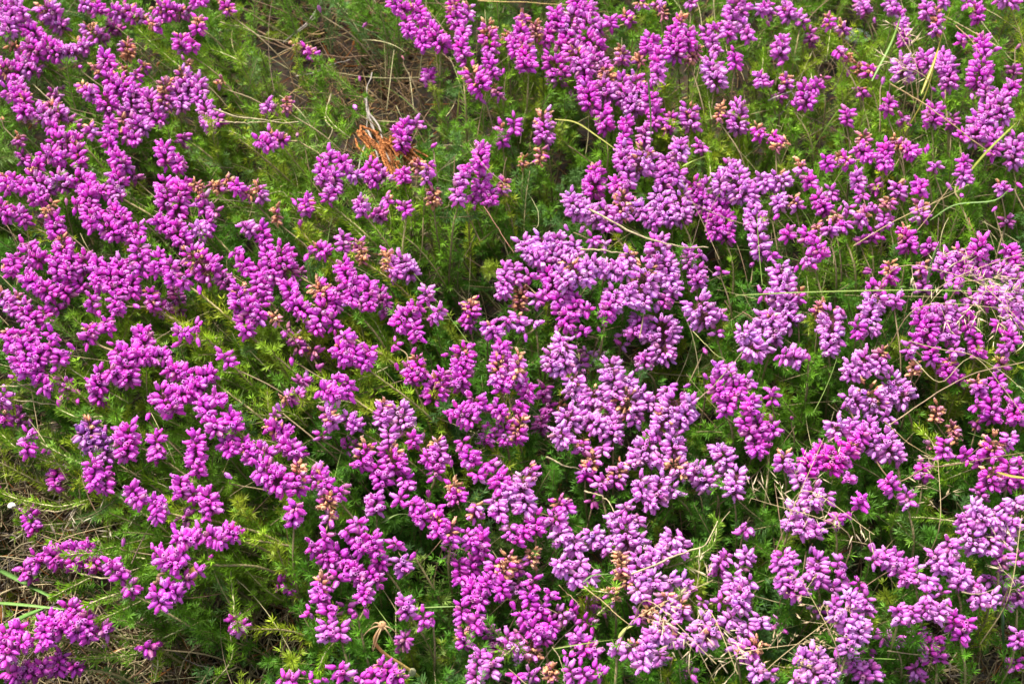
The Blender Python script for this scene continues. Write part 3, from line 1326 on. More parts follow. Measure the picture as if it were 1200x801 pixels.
780 470 790 530 60 m 0
830 500 830 520 45 m 0
700 590 690 610 100 d 0
670 640 672 645 36 d 0
760 0 790 40 90 m 0
860 30 850 110 110 m 1
920 60 910 150 75 m 1
900 180 910 230 60 d 0
1020 0 1030 20 90 r 2
1140 0 1140 20 70 m 0
1190 50 1190 110 60 r 0
1000 90 1010 160 90 m 0
1060 100 1050 200 90 m 0
950 230 960 320 70 m 0
1020 230 1000 320 90 m 0
1090 310 1060 370 100 m 0
1010 340 1010 420 100 m 0
1060 390 1040 440 90 m 0
960 440 970 500 80 m 0
1040 480 1030 540 90 m 0
980 550 980 620 110 m 1
1180 210 1160 290 120 m 3
1110 230 1120 300 80 m 0
1150 320 1160 390 90 m 0
1110 560 1120 640 100 d 0
1180 580 1180 640 60 r 0
1040 650 1050 720 90 r 0
1100 690 1110 760 90 r 0
1030 750 1030 790 90 r 0
400 720 400 770 75 m 0
620 700 600 780 120 m 1
560 740 560 780 70 m 0
660 740 660 790 60 m 0
500 780 480 790 70 m 0
310 765 312 775 40 m 0
225 740 228 745 34 m 0
120 780 180 790 80 m 0
250 790 260 795 50 m 0
T 600 600
130 30 90 80 110 m 0
60 80 50 110 90 m 0
20 110 20 150 60 m 0
200 20 220 60 130 r 0
90 180 100 240 110 r 3
10 230 30 280 100 r 2
30 330 20 380 60 p 0
230 90 230 130 110 p 0
300 130 290 180 110 p 0
390 90 380 140 110 p 0
440 130 430 180 80 p 0
230 230 240 270 110 p 0
320 230 320 260 90 p 0
290 300 300 330 90 p 0
370 290 360 320 100 p 0
530 60 530 150 130 p 0
470 10 480 40 80 p 0
580 20 590 60 80 p 0
600 120 600 160 100 p 0
500 200 520 290 110 r 3
590 210 600 300 120 p 0
660 170 670 240 90 p 0
540 300 540 340 90 r 3
450 370 490 400 110 r 3
670 300 650 350 110 p 0
590 350 600 400 90 p 0
750 110 750 150 110 p 0
800 120 790 190 60 p 0
720 180 700 210 70 p 0
810 310 820 370 80 p 0
750 300 740 340 80 p 0
730 390 720 430 110 p 1
800 430 780 480 120 p 1
650 440 640 490 110 r 3
590 480 600 500 80 r 0
720 520 690 580 130 p 1
650 560 640 600 80 p 0
770 570 780 620 90 p 0
560 610 560 670 110 p 1
640 600 620 670 100 p 0
700 660 690 700 90 p 0
480 620 500 640 70 p 0
600 690 620 720 90 p 0
890 490 900 560 110 p 0
940 540 920 610 110 p 1
870 590 880 620 80 p 0
1020 480 1010 530 90 p 0
900 410 890 430 50 r 0
970 410 980 420 60 r 0
1090 520 1110 560 80 p 0
1060 600 1050 640 80 p 0
1130 600 1110 680 130 r 2
1150 490 1180 530 80 p 0
1140 720 1160 780 90 p 0
100 310 90 350 60 m 0
170 370 180 400 70 m 0
90 380 70 430 80 m 0
140 430 130 480 80 m 0
60 470 50 510 100 m 0
100 530 120 580 110 m 0
180 510 180 560 90 m 0
160 600 150 570 90 m 0
20 430 22 440 36 m 0
90 620 100 680 120 r 3
30 620 40 680 100 p 0
20 570 40 560 70 d 0
90 740 90 780 70 r 0
180 720 190 780 110 d 3
20 760 20 790 80 m 0
360 440 380 420 80 d 0
430 450 420 440 70 d 0
270 450 300 470 60 m 0
220 460 250 510 70 r 0
300 560 310 610 90 r 0
380 620 370 670 90 r 2
330 600 350 660 70 m 0
330 500 380 530 50 m 0
250 660 270 680 50 m 0
270 730 280 780 60 r 0
330 720 340 780 70 m 0
400 720 400 780 80 m 0
820 720 830 760 90 d 0
870 770 872 780 30 r 0
1110 70 1080 90 70 r 0
1100 50 1105 55 40 r 0
1010 200 960 250 60 r 0
980 240 970 290 60 r 0
1100 190 1090 230 80 p 0
1140 180 1110 200 45 p 0
1070 260 1060 270 50 p 0
1030 300 1040 350 90 p 0
1110 310 1100 370 70 p 0
1080 350 1070 450 110 p 0
1040 380 1030 400 60 p 0
T 900 600
100 30 110 70 90 p 0
170 30 160 90 110 p 0
220 60 230 110 80 p 0
330 10 320 50 70 m 0
390 5 395 10 40 m 0
90 190 90 240 110 r 0
60 220 60 280 70 r 0
110 300 110 390 130 r 0
70 290 50 330 60 r 0
180 170 185 180 36 p 0
230 220 240 330 110 r 0
210 280 200 300 80 r 0
340 220 330 260 70 r 0
350 280 340 340 70 r 0
310 340 300 370 60 r 0
420 310 430 350 50 m 0
300 400 302 405 40 m 0
310 430 320 500 90 p 0
390 380 390 440 80 p 0
460 390 460 460 70 p 0
360 490 370 540 90 p 0
430 480 430 530 80 p 0
440 540 420 590 80 p 0
370 580 380 650 100 p 0
240 440 235 470 60 d 0
55 510 55 550 50 d 0
5 510 5 530 36 r 0
150 650 180 700 80 p 0
220 650 240 730 110 p 0
200 720 220 780 110 p 0
290 740 290 790 80 p 0
120 780 160 795 70 p 0
330 680 350 740 80 r 0
410 690 390 720 60 r 0
440 720 440 790 90 r 0
480 710 490 780 80 r 0
480 640 470 650 50 d 0
490 150 500 180 45 p 0
490 220 500 230 60 r 0
560 180 550 240 100 r 0
600 200 600 270 110 r 0
650 240 640 320 110 r 0
690 250 690 310 60 p 0
5 740 15 790 50 r 0
740 310 760 340 80 r 0
740 380 750 390 60 r 0
810 370 820 380 50 r 0
610 440 620 510 75 r 0
670 450 680 510 65 r 0
540 580 545 590 75 r 0
600 580 605 620 85 r 0
730 420 750 480 70 r 0
800 430 800 500 90 p 0
855 420 860 430 36 m 0
870 480 870 540 60 m 0
930 510 900 590 90 m 0
710 550 700 610 80 m 0
790 580 790 600 60 m 0
750 620 760 680 110 m 0
800 650 800 690 60 m 0
690 730 700 770 100 r 0
920 20 930 80 100 p 0
1000 0 1010 60 110 p 0
1080 10 1080 60 110 p 0
950 90 960 160 120 p 0
1030 110 1030 170 130 p 0
1110 90 1090 160 110 p 0
1150 30 1150 80 70 p 0
850 130 860 180 80 r 0
790 190 800 270 90 p 0
860 220 840 280 90 p 0
910 270 890 350 90 p 0
990 360 980 440 90 p 0
960 350 980 330 60 r 0
1030 300 1040 330 60 r 0
1060 390 1040 410 90 p 0
1130 400 1110 430 80 r 0
1180 390 1170 430 80 r 0
1100 290 1110 340 80 r 0
1180 190 1170 230 60 r 1
1170 310 1180 350 70 r 0
1100 200 1080 240 70 d 0
1180 560 1170 620 80 r 0
1160 690 1170 720 70 m 0
"""
# ------------------------------------------------------------------ flower clusters read from the photo
CL = []
for line in SPIKES.strip().splitlines():
    a = line.split()
    if a[0] == 'T': ox, oy = int(a[1]), int(a[2]); continue
    x0, y0, x1, y1, wd = [float(q) for q in a[:5]]
    CL.append(dict(t=(ox + x0 / 4, oy + y0 / 4), b=(ox + x1 / 4, oy + y1 / 4), w=wd / 4, c=a[5], o=int(a[6])))
for c in CL: c['x'] = (c['t'][0] + c['b'][0]) / 2; c['y'] = (c['t'][1] + c['b'][1]) / 2

# neighbouring clusters of one colour sit on one stem: join them into sprigs of up to six
N = len(CL)
XY = np.array([(c['x'], c['y']) for c in CL]); W = np.array([c['w'] for c in CL])
fam = {'m': 0, 'f': 0, 'r': .8, 'p': 1.6, 'd': 3, 'v': 5}
pairs = []
for i in range(N):
    dd = np.hypot(*(XY[i + 1:] - XY[i]).T)
    for j in np.nonzero(dd < 40)[0]:
        j = j + i + 1; gap = dd[j - i - 1] - .30 * (W[i] + W[j])
        v = XY[j] - XY[i]; lean = abs(v[0]) * .25 if XY[i][0] > 330 else 0
        cost = gap + 6 * abs(fam[CL[i]['c']] - fam[CL[j]['c']]) + lean + (8 if (CL[i]['o'] == 3) != (CL[j]['o'] == 3) else 0)
        if cost < 20: pairs.append((cost, i, j))
pairs.sort(); gid = list(range(N)); mem = {i: [i] for i in range(N)}
for cost, i, j in pairs:
    a, b = gid[i], gid[j]
    if a == b or len(mem[a]) + len(mem[b]) > 6: continue
    m = mem[a] + mem[b]; q = XY[m]
    if np.hypot(*(q.max(0) - q.min(0))) > 82: continue
    mem[a] = m
    for k in mem[b]: gid[k] = a
    del mem[b]
GROUPS = list(mem.values())
def garea(g): return sum(CL[k]['w'] * (CL[k]['w'] * .8 + math.dist(CL[k]['t'], CL[k]['b'])) for k in g)
GROUPS.sort(key=garea, reverse=True)

# bell: urn shaped, narrow mouth with small turned-out lobes, dark inside
NS = 8
PROF = [(0, .07), (.07, .19), (.24, .275), (.48, .30), (.70, .25), (.86, .165), (.91, .13), (1.0, .205), (.95, .095), (.72, .10), (.70, .0)]
def bell_base():
    v = []; sh = []
    for k, (z, r_) in enumerate(PROF):
        for j in range(NS):
            a = j * 2 * math.pi / NS; rr = r_; zz = z
            if k == 7: zz += .05 * (j % 2); rr *= .86 + .34 * (j % 2)
            v.append((rr * math.cos(a), rr * math.sin(a), zz))
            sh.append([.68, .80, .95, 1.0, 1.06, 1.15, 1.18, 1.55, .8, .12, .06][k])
    f = [(i * NS + j, i * NS + (j + 1) % NS, (i + 1) * NS + (j + 1) % NS, (i + 1) * NS + j) for i in range(len(PROF) - 1) for j in range(NS)]
    return np.array(v), np.array(f), np.array(sh)
BV, BF, BS = bell_base()
CV = []; CF = []
for j in range(4):                       # four narrow sepals clasping the base of the bell
    a = j * math.pi / 2 + .3; w_ = .42
    for z, r_, da in ((-.03, .05, 0), (.10, .24, -w_), (.10, .24, w_), (.34, .325, 0)):
        CV.append((r_ * math.cos(a + da), r_ * math.sin(a + da), z))
    CF += [(j * 4, j * 4 + 1, j * 4 + 3, j * 4 + 2)]
CV = np.array(CV); CF = np.array(CF)

def bells(mb, pos, dr, L, fat, col, dry=False, r=rng):
    n = len(pos)
    if n == 0: return
    a = unit(np.cross(dr, [.31, .22, .92])); b = np.cross(dr, a)
    ph = r.uniform(0, 6.28, n); u = np.cos(ph)[:, None] * a + np.sin(ph)[:, None] * b; w_ = np.cross(dr, u)
    def put(V, f, tone, mi, k=1.0):
        v = pos[:, None] + L[:, None, None] * (V[None, :, 0, None] * fat[:, None, None] * u[:, None] + V[None, :, 1, None] * fat[:, None, None] * w_[:, None] + V[None, :, 2, None] * dr[:, None])
        if mi == 0: v = v + dr[:, None] * 0 + r.normal(0, .030 if not dry else .085, v.shape[:2] + (1,)) * L[:, None, None] * unit(v - (pos + dr * L[:, None] * .5)[:, None]) * (1.0 if dry else .8)
        ff = (f[None] + (np.arange(n) * len(V))[:, None, None]).reshape(-1, f.shape[1])
        mb.add(v.reshape(-1, 3), ff, mi, tone)
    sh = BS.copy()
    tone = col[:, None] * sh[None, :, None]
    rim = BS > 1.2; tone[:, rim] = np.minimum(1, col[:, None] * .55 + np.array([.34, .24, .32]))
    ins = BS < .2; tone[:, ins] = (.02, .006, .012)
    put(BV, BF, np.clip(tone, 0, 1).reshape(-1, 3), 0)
    cc = np.array([.11, .04, .025]) if dry else np.array([.075, .035, .022])
    cal = np.repeat(cc[None] * r.uniform(.6, 1.5, n)[:, None], len(CV), 0)
    put(CV, CF, cal, 1)

PAL = {'m': (.72, .070, .61), 'f': (.77, .035, .58), 'r': (.69, .13, .61), 'p': (.76, .265, .73), 'd': (.48, .095, .38), 'v': (.38, .10, .44)}
UP = np.array([0, 0, 1.0])
def build_cluster(c, zc, r):
    """returns live mesh builder, withered mesh builder, top and base of its axis"""
    ppm = FP / np.linalg.norm(at(c['x'], c['y'], zc) - CAMN)          # pixels per metre here
    Rm = c['w'] / 2 / ppm * (.95 if c['w'] > 20 else .86) * (1.08 if c['c'] == 'p' else 1); ros = math.dist(c['t'], c['b']) < .95 * c['w']; Lp = math.dist(c['t'], c['b']) / ppm
    T = at(*c['t'], zc); B = at(*c['b'], zc)
    view = unit(CAMN - (T + B) / 2)
    small = c['w'] < 11.5 and Lp < .012
    rise = max(0, 1.3 * Rm - Lp) * .8 + .15 * Lp
    T = T + view * rise * .65; B = B - view * rise * .35
    ax = T - B; L3 = np.linalg.norm(ax); ad = unit(ax)
    Lb0 = .0052
    if c['x'] < 420 and c['y'] > 380: Lb0 = .0056
    live, dead = MB(), MB()
    pal = np.array(PAL[c['c']])
    if small:
        n = 1 if c['w'] < 10.5 else 2
        D = unit(-ad[None] * .7 + r.normal(0, .45, (n, 3)) + np.array([0, -.2, -.15])); tt = np.zeros(n)
        P0 = np.repeat(((T + B) / 2)[None], n, 0) - D * Lb0 * .5 + r.normal(0, .0012, (n, 3)); P1 = P0 - D * .002
        u = np.zeros(n)
    else:
        area = 2 * math.pi * Rm * (L3 + .55 * Rm)
        n = int(np.clip(area / 15e-6, 4, 90))
        u = (np.arange(n) + .5) / n; ph = np.arange(n) * 2.399963 + r.uniform(0, 6.28)
        u = np.clip(u + r.normal(0, .03, n), 0, 1)
        a = unit(np.cross(ad, [.3, .1, .95])); b = np.cross(ad, a)
        ph = ph + r.normal(0, .25, n)
        rad = np.cos(ph)[:, None] * a + np.sin(ph)[:, None] * b
        lift = np.interp(u, [0, .12, .45, 1], [.75, .12, -.15, -.45] if ros else [1.1, .2, -.2, -.6])
        D = unit(rad + ad * lift[:, None] - UP * (.16 if ros else .30) + r.normal(0, .22, (n, 3)))
        A0 = T - ad * (u * L3)[:, None]
        Lb0n = min(Lb0, Rm * 1.25 + .0012)
        off = np.maximum(Rm - Lb0n, .0009) * r.uniform(.75, 1.25, n)
        P0 = A0 + D * off[:, None]; P1 = A0 - ad * .001
        Lb0 = Lb0n if Lb0n > .0045 else .0045
    nb = len(P0)
    Lb = Lb0 * r.uniform(.84, 1.12, nb); fat = r.uniform(.80, 1.0, nb)
    col = pal[None] * r.uniform(.78, 1.24, nb)[:, None] * r.normal(1, .05, (nb, 3))
    other = r.random(nb) < .28; mix = np.array(PAL[{'m': 'r', 'r': 'p', 'p': 'r', 'f': 'm', 'd': 'm', 'v': 'd'}[c['c']]]); col[other] = col[other] * .35 + mix * .65 * r.uniform(.8, 1.2, other.sum())[:, None]
    aged = r.random(nb) < .05; col[aged] = col[aged] * .45 + np.array([.22, .12, .09])
    pale = r.random(nb) < (.25 if c['c'] in 'pr' else .08)
    col[pale] = col[pale] * .7 + np.array([.24, .15, .26])
    mauve = r.random(nb) < .12; col[mauve] *= (.86, .95, .97)
    frac = [.012, .20, .50, .94][c['o']]
    key = u * .8 + r.uniform(0, 1.0, nb) if c['o'] < 3 else r.uniform(0, 1, nb)
    isd = key < np.quantile(key, frac) if frac > .02 and nb > 2 else np.zeros(nb, bool)
    if nb <= 2 and c['o'] == 3: isd[:] = True
    lv = ~isd
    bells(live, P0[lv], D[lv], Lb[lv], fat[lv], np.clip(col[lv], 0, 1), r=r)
    if isd.any():
        k = int(isd.sum()); base = np.array([.76, .39, .21]) if c['c'] != 'd' else np.array([.68, .33, .17])
        dc = base * r.uniform(.62, 1.15, k)[:, None] * r.normal(1, .06, (k, 3))
        half = r.random(k) < (.18 if c['c'] != 'd' else .35); dc[half] = dc[half] * .5 + pal * .5
        bells(dead, P0[isd], D[isd], Lb[isd] * r.uniform(.6, .88, isd.sum()), fat[isd] * r.uniform(.75, 1.05, isd.sum()), np.clip(dc, 0, 1), True, r)
    for tgt, msk in ((live, lv), (dead, isd)):
        for i in np.nonzero(msk)[0]:
            tube(tgt, np.array([P1[i], (P1[i] + P0[i]) / 2 + r.normal(0, .0003, 3), P0[i] + D[i] * .0003]), .00020, 3, 1, (.16, .06, .04))
    return live, dead, T, B

LEVEL = {}
def group_height(g, r):
    x = np.mean([CL[k]['x'] for k in g]); y = np.mean([CL[k]['y'] for k in g])
    P = at(x, y, ZC); z = ZC + .012 * wav(P[0], P[1], 16, 2)
    z -= .045 * float(field(BARE, x, y)); z -= .014 * float(field(SHADE_GAPS, x, y))
    cs = [CL[k]['c'] for k in g]; dull = cs.count('d') / len(cs)
    z += -.014 if dull > .5 and sum(CL[k]['o'] for k in g) < 1.5 * len(g) else 0; z += r.uniform(-.005, .006) + .004 * (len(g) > 3)
    return max(.022, z), x, y

def sprig(g, seed, parent_stuff=None):
    r = np.random.default_rng(seed)
    zg, gx, gy = group_height(g, r)
    q = XY[g]; q0 = q - q.mean(0); ax_ = np.linalg.svd(q0)[2][0] if len(g) > 1 else np.array([0, 1.])
    want = rootdir(gx, gy)[:2] * (1, -1); ax_ = ax_ * (1 if ax_ @ want > 0 else -1)
    g = [g[i] for i in np.argsort(q0 @ ax_)]       # outermost first, along the sprig's own line
    if len(g) > 1:
        gd = ax_ / np.linalg.norm(ax_)
    else: gd = want / np.linalg.norm(want)
    K = len(g); parts = []; path = []
    for q, k in enumerate(g):
        z = zg + .006 * (1 - q / max(1, K - 1)) - .003
        cc_ = dict(CL[k]); tv = np.subtract(cc_['b'], cc_['t']); Ls = np.linalg.norm(tv)
        if Ls < cc_['w'] * .9 and cc_['w'] > 12:          # a short cluster leans along the line of its sprig
            cen = (np.array(cc_['t']) + cc_['b']) / 2; nd = tv / (Ls + 1e-6) + gd * (1.1 if gx < 450 else .6) + r.normal(0, .25, 2); nd /= np.linalg.norm(nd)
            cc_['t'] = tuple(cen - nd * Ls / 2); cc_['b'] = tuple(cen + nd * Ls / 2)
        live, dead, T, B = build_cluster(cc_, z, r); parts.append((live, dead, CL[k])); path += [T * .7 + B * .3 - np.array([0, 0, .001]), T * .2 + B * .8 - np.array([0, 0, .002])]
    rd = rootdir(gx, gy); end = path[-1]
    hh = end[2]
    root = end + rd * hh * r.uniform(.75, 1.3) + np.array([r.normal(0, .012), r.normal(0, .008), 0]); root[2] = ground_z(root[0], root[1]) - .002
    mid1 = end * .62 + root * .38 + np.array([0, 0, hh * .20]) + r.normal(0, .002, 3)
    # thin out zigzags inside the flowering part: running average of the path
    path = np.array(path)
    for _ in range(4):
        if len(path) > 2:
            s = path.copy(); s[1:-1] = (path[:-2] + path[1:-1] + path[2:]) / 3; s[0] = s[0] * .7 + s[1] * .3; path = s
    path[:, 2] -= .002
    fl = spline(path, 3 * len(path)); low = spline([fl[-1], mid1, end * .25 + root * .75, root], 16)
    full = np.vstack([fl, low[1:]])
    return parts, full, low, root, zg, gx, gy, r

SPR = []
stuff_live = MB()
N_SPRIG = 296
for gi, g in enumerate(GROUPS):
    parts, full, low, root, zg, gx, gy, r = sprig(g, 1000 + gi)
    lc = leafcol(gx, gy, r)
    if gi < N_SPRIG:
        e = empty('heather_sprig', root)
        ms = MB(); rad = np.linspace(.00032, .0009, len(full))
        sc_ = np.array([.34, .27, .13]) * r.uniform(.6, 1.25)
        tube(ms, full, rad, 6, 0, sc_); so = ms.obj('stem', M_STEM, e, root)
        mf = MB(); leafy(mf, low[::-1][3:], .0023, 5, .0054, .00064, lc, .42, r)
        mf.obj('foliage', M_LEAF, e, root)
        tot = [0, 0]
        for live, dead, c in parts:
            tot[0] += len(live.v); tot[1] += len(dead.v)
            if live.n:
                fo = live.obj('flower_cluster', [M_BELL, M_CALYX], e, root)
                if dead.n: dead.obj('withered_bells', [M_DRYBELL, M_CALYX], fo, (0, 0, 0) if False else root)
            elif dead.n:
                fo = dead.obj('withered_bells', [M_DRYBELL, M_CALYX], e, root)
        SPR.append((e, g, gx, gy))
    else:
        tube(stuff_live, full, np.linspace(.0004, .0008, len(full)), 4, 3, (.25, .19, .10))
        for live, dead, c in parts:
            for src, rem in ((live, {0: 0, 1: 1}), (dead, {0: 2, 1: 1})):
                for v, f, m_, c_ in zip(src.v, src.f, src.m, src.c):
                    pass
                if src.n:
                    V = np.concatenate(src.v)
                    off = 0
                    for v, f, m_, c_ in zip(src.v, src.f, src.m, src.c):
                        stuff_live.add(v, f - off, rem[int(m_[0])], np.array(c_)); off += len(v)
print('clusters', N, 'groups', len(GROUPS))
if stuff_live.n:
    o = stuff_live.obj('heather_flowers', [M_BELL, M_CALYX, M_DRYBELL, M_STEM])
    tag(o, 'small scattered heather flowers between the larger sprigs', 'flowers', kind='stuff')

# ------------------------------------------------------------------ leafy shoots: the ones that show as things, the mass below as one undergrowth
def shoot_spot(r, margin):
    x = r.uniform(-margin, 1200 + margin); y = r.uniform(-margin, 801 + margin); return x, y

UV = []
def place_matrix(root, d, s, roll): return align(d, roll), s
ug = MB(); ugs = MB(); r = np.random.default_rng(55)
BIG = []
PV = [(np.concatenate(m.v), [f for f in m.f], np.concatenate(m.c)) for m, _, _ in PROTO]
PF = [np.concatenate(fs) for _, fs, _ in PV]
SV = [(np.concatenate(m.v), np.concatenate(m.f), np.concatenate(m.c)) for _, m, _ in PROTO]
target = 4600; made = 0; tries = 0
while made < target and tries < 60000:
    tries += 1
    x, y = shoot_spot(r, 230)
    bare = float(field(BARE, x, y)); dark = float(field(SHADE_GAPS, x, y)); br = float(field(BRIGHT, x, y))
    if r.random() < bare * 1.7: continue
    if r.random() < dark * .7: continue
    P = at(x, y, .055)
    top = (.042 + r.uniform(0, .058) + .010 * wav(P[0], P[1], 16, 2)) * (1 - .35 * dark) * (1 - .45 * bare) + .014 * br
    top = min(top, .094); T = at(x, y, top)
    rd = rootdir(x, y)
    d = unit(-rd * r.uniform(.1, .8) + np.array([r.normal(0, .35), r.normal(0, .35) - .15, r.uniform(.6, 1.2)]))
    s = r.uniform(.7, 1.15); L = .06 * s
    root = T - d * L
    k = int(r.integers(len(PROTO)))
    roll = r.uniform(0, 6.28); M = np.array(align(d, roll))
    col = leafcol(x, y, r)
    made += 1
    if top > .068 and 0 < x < 1200 and 0 < y < 801 and len(BIG) < 285 and r.random() < .3:
        BIG.append((x, y, root, M, s, k, col, d, top)); continue
    V = PV[k][0] @ M.T * s + root
    ug.add(V, PF[k], 0, np.clip(PV[k][2] * col, 0, 1))
    V = SV[k][0] @ M.T * s + root
    ug.add(V, SV[k][1], 1, SV[k][2] * r.uniform(.5, 1.2))
o = ug.obj('heather_undergrowth', [M_LEAF, M_STEM]); tag(o, 'dense green needle foliage of the heather filling the gaps below the flowers', 'foliage', kind='stuff')

SHOOTS = []
for x, y, root, M, s, k, col, d, top in BIG:
    e = empty('heather_shoot', root)
    mb = MB(); mb.add(PV[k][0] @ M.T * s, PF[k], 0, np.clip(PV[k][2] * col, 0, 1)); mb.obj('foliage', M_LEAF, e)
    mb = MB(); mb.add(SV[k][0] @ M.T * s, SV[k][1], 0, SV[k][2] * r.uniform(.6, 1.4)); mb.obj('stem', M_STEM, e)
    SHOOTS.append((e, x, y, col, d))

# ------------------------------------------------------------------ dry litter on the ground
lt = MB(); r = np.random.default_rng(77); cnt = 0
while cnt < 12500:
    x = r.uniform(-200, 1400); y = r.uniform(-150, 950); b = float(field(BARE, x, y))
    if r.random() > .22 + .8 * b: continue
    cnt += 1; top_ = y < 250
    P = at(x, y, 0.0); gz = ground_z(P[0], P[1]); h = r.uniform(0, .014 + .022 * b)
    L = r.uniform(.008, .042) ; a = r.uniform(0, math.pi); tilt = r.normal(0, .22)
    d = np.array([math.cos(a), math.sin(a), tilt]); n2 = np.array([-math.sin(a), math.cos(a), 0])
    k = np.linspace(-.5, .5, 5)[:, None]; bend = r.normal(0, .25)
    pts = np.array([P[0], P[1], gz + h + .001]) + d * L * k + n2 * bend * L * (k * 2) ** 2 * .5 + UP * r.normal(0, .1) * L * (k * 2) ** 2
    pts[:, 2] = np.maximum(pts[:, 2], gz + .0008)
    kind = r.random()
    if kind < .55: c = np.array([.55, .44, .25]) * r.uniform(.5, 1.15)
    elif kind < .8: c = np.array([.16, .10, .055]) * r.uniform(.5, 1.4)
    elif kind < .93: c = np.array([.28, .23, .19]) * r.uniform(.6, 1.3)
    else: c = np.array([.38, .16, .05]) * r.uniform(.6, 1.2)
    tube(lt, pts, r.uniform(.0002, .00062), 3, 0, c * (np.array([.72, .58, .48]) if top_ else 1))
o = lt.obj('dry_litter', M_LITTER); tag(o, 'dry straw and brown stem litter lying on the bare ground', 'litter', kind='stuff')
# crumbs of soil and tiny leaf scraps
cr_ = MB(); cube = np.array([(-1, -1, -.4), (1, -1, -.5), (1, 1, -.4), (-1, 1, -.6), (-.7, -.8, .6), (.8, -.6, .5), (.7, .8, .7), (-.8, .6, .4)])
cf = np.array([(0, 3, 2, 1), (4, 5, 6, 7), (0, 1, 5, 4), (1, 2, 6, 5), (2, 3, 7, 6), (3, 0, 4, 7)])
for _ in range(5000):
    x = r.uniform(-100, 1300); y = r.uniform(-100, 900)
    if r.random() > .25 + field(BARE, x, y): continue
    P = at(x, y, 0); s = r.uniform(.0005, .0022) * (1 if r.random() < .93 else 1.8); a = r.uniform(0, 6.28)
    Q = np.array([[math.cos(a), -math.sin(a), 0], [math.sin(a), math.cos(a), 0], [0, 0, 1]])
    c = np.array([.11, .075, .045]) * r.uniform(.3, 2.2)
    cr_.add((cube * r.uniform(.6, 1.3, (8, 3)) * s) @ Q.T + [P[0], P[1], ground_z(P[0], P[1]) + s * .4], cf, 0, c)
o = cr_.obj('soil_crumbs', M_LITTER, smooth=False); tag(o, 'brown crumbs of soil and leaf scraps on the ground', 'soil', kind='stuff')

# ------------------------------------------------------------------ twigs, straws, grass: each one read from the photo
def pxpath(pts, z0, z1, n=18, sag=0):
    P = [at(a, b, z0 + (z1 - z0) * i / (len(pts) - 1)) for i, (a, b) in enumerate(pts)]
    s = spline(P, n)
    if sag: s[:, 2] += sag * np.sin(np.linspace(0, math.pi, n))
    return s
def strand(name, pts, z0, z1, rad, col, material, label, cat, group, taper=.5, wobble=.0006, rot=0, knots=False):
    P = pxpath(pts, z0, z1, 22); rr = np.random.default_rng(int(abs(pts[0][0] * 7 + pts[0][1] * 13)) + 5)
    P[1:-1] += np.cumsum(rr.normal(0, wobble / 3, (20, 3)), 0) * np.sin(np.linspace(0, math.pi, 20))[:, None]
    c = np.array(col)[None] * rr.uniform(.8, 1.15, (22, 1))
    rads = rad * np.linspace(1, taper, 22)
    if knots:
        rads = rads * rr.uniform(.85, 1.2, 22)
    mb = MB(); tube(mb, P, rads, 6, 0, c); o = mb.obj(name, material, None, P[0]); tag(o, label, cat, group); return o, P

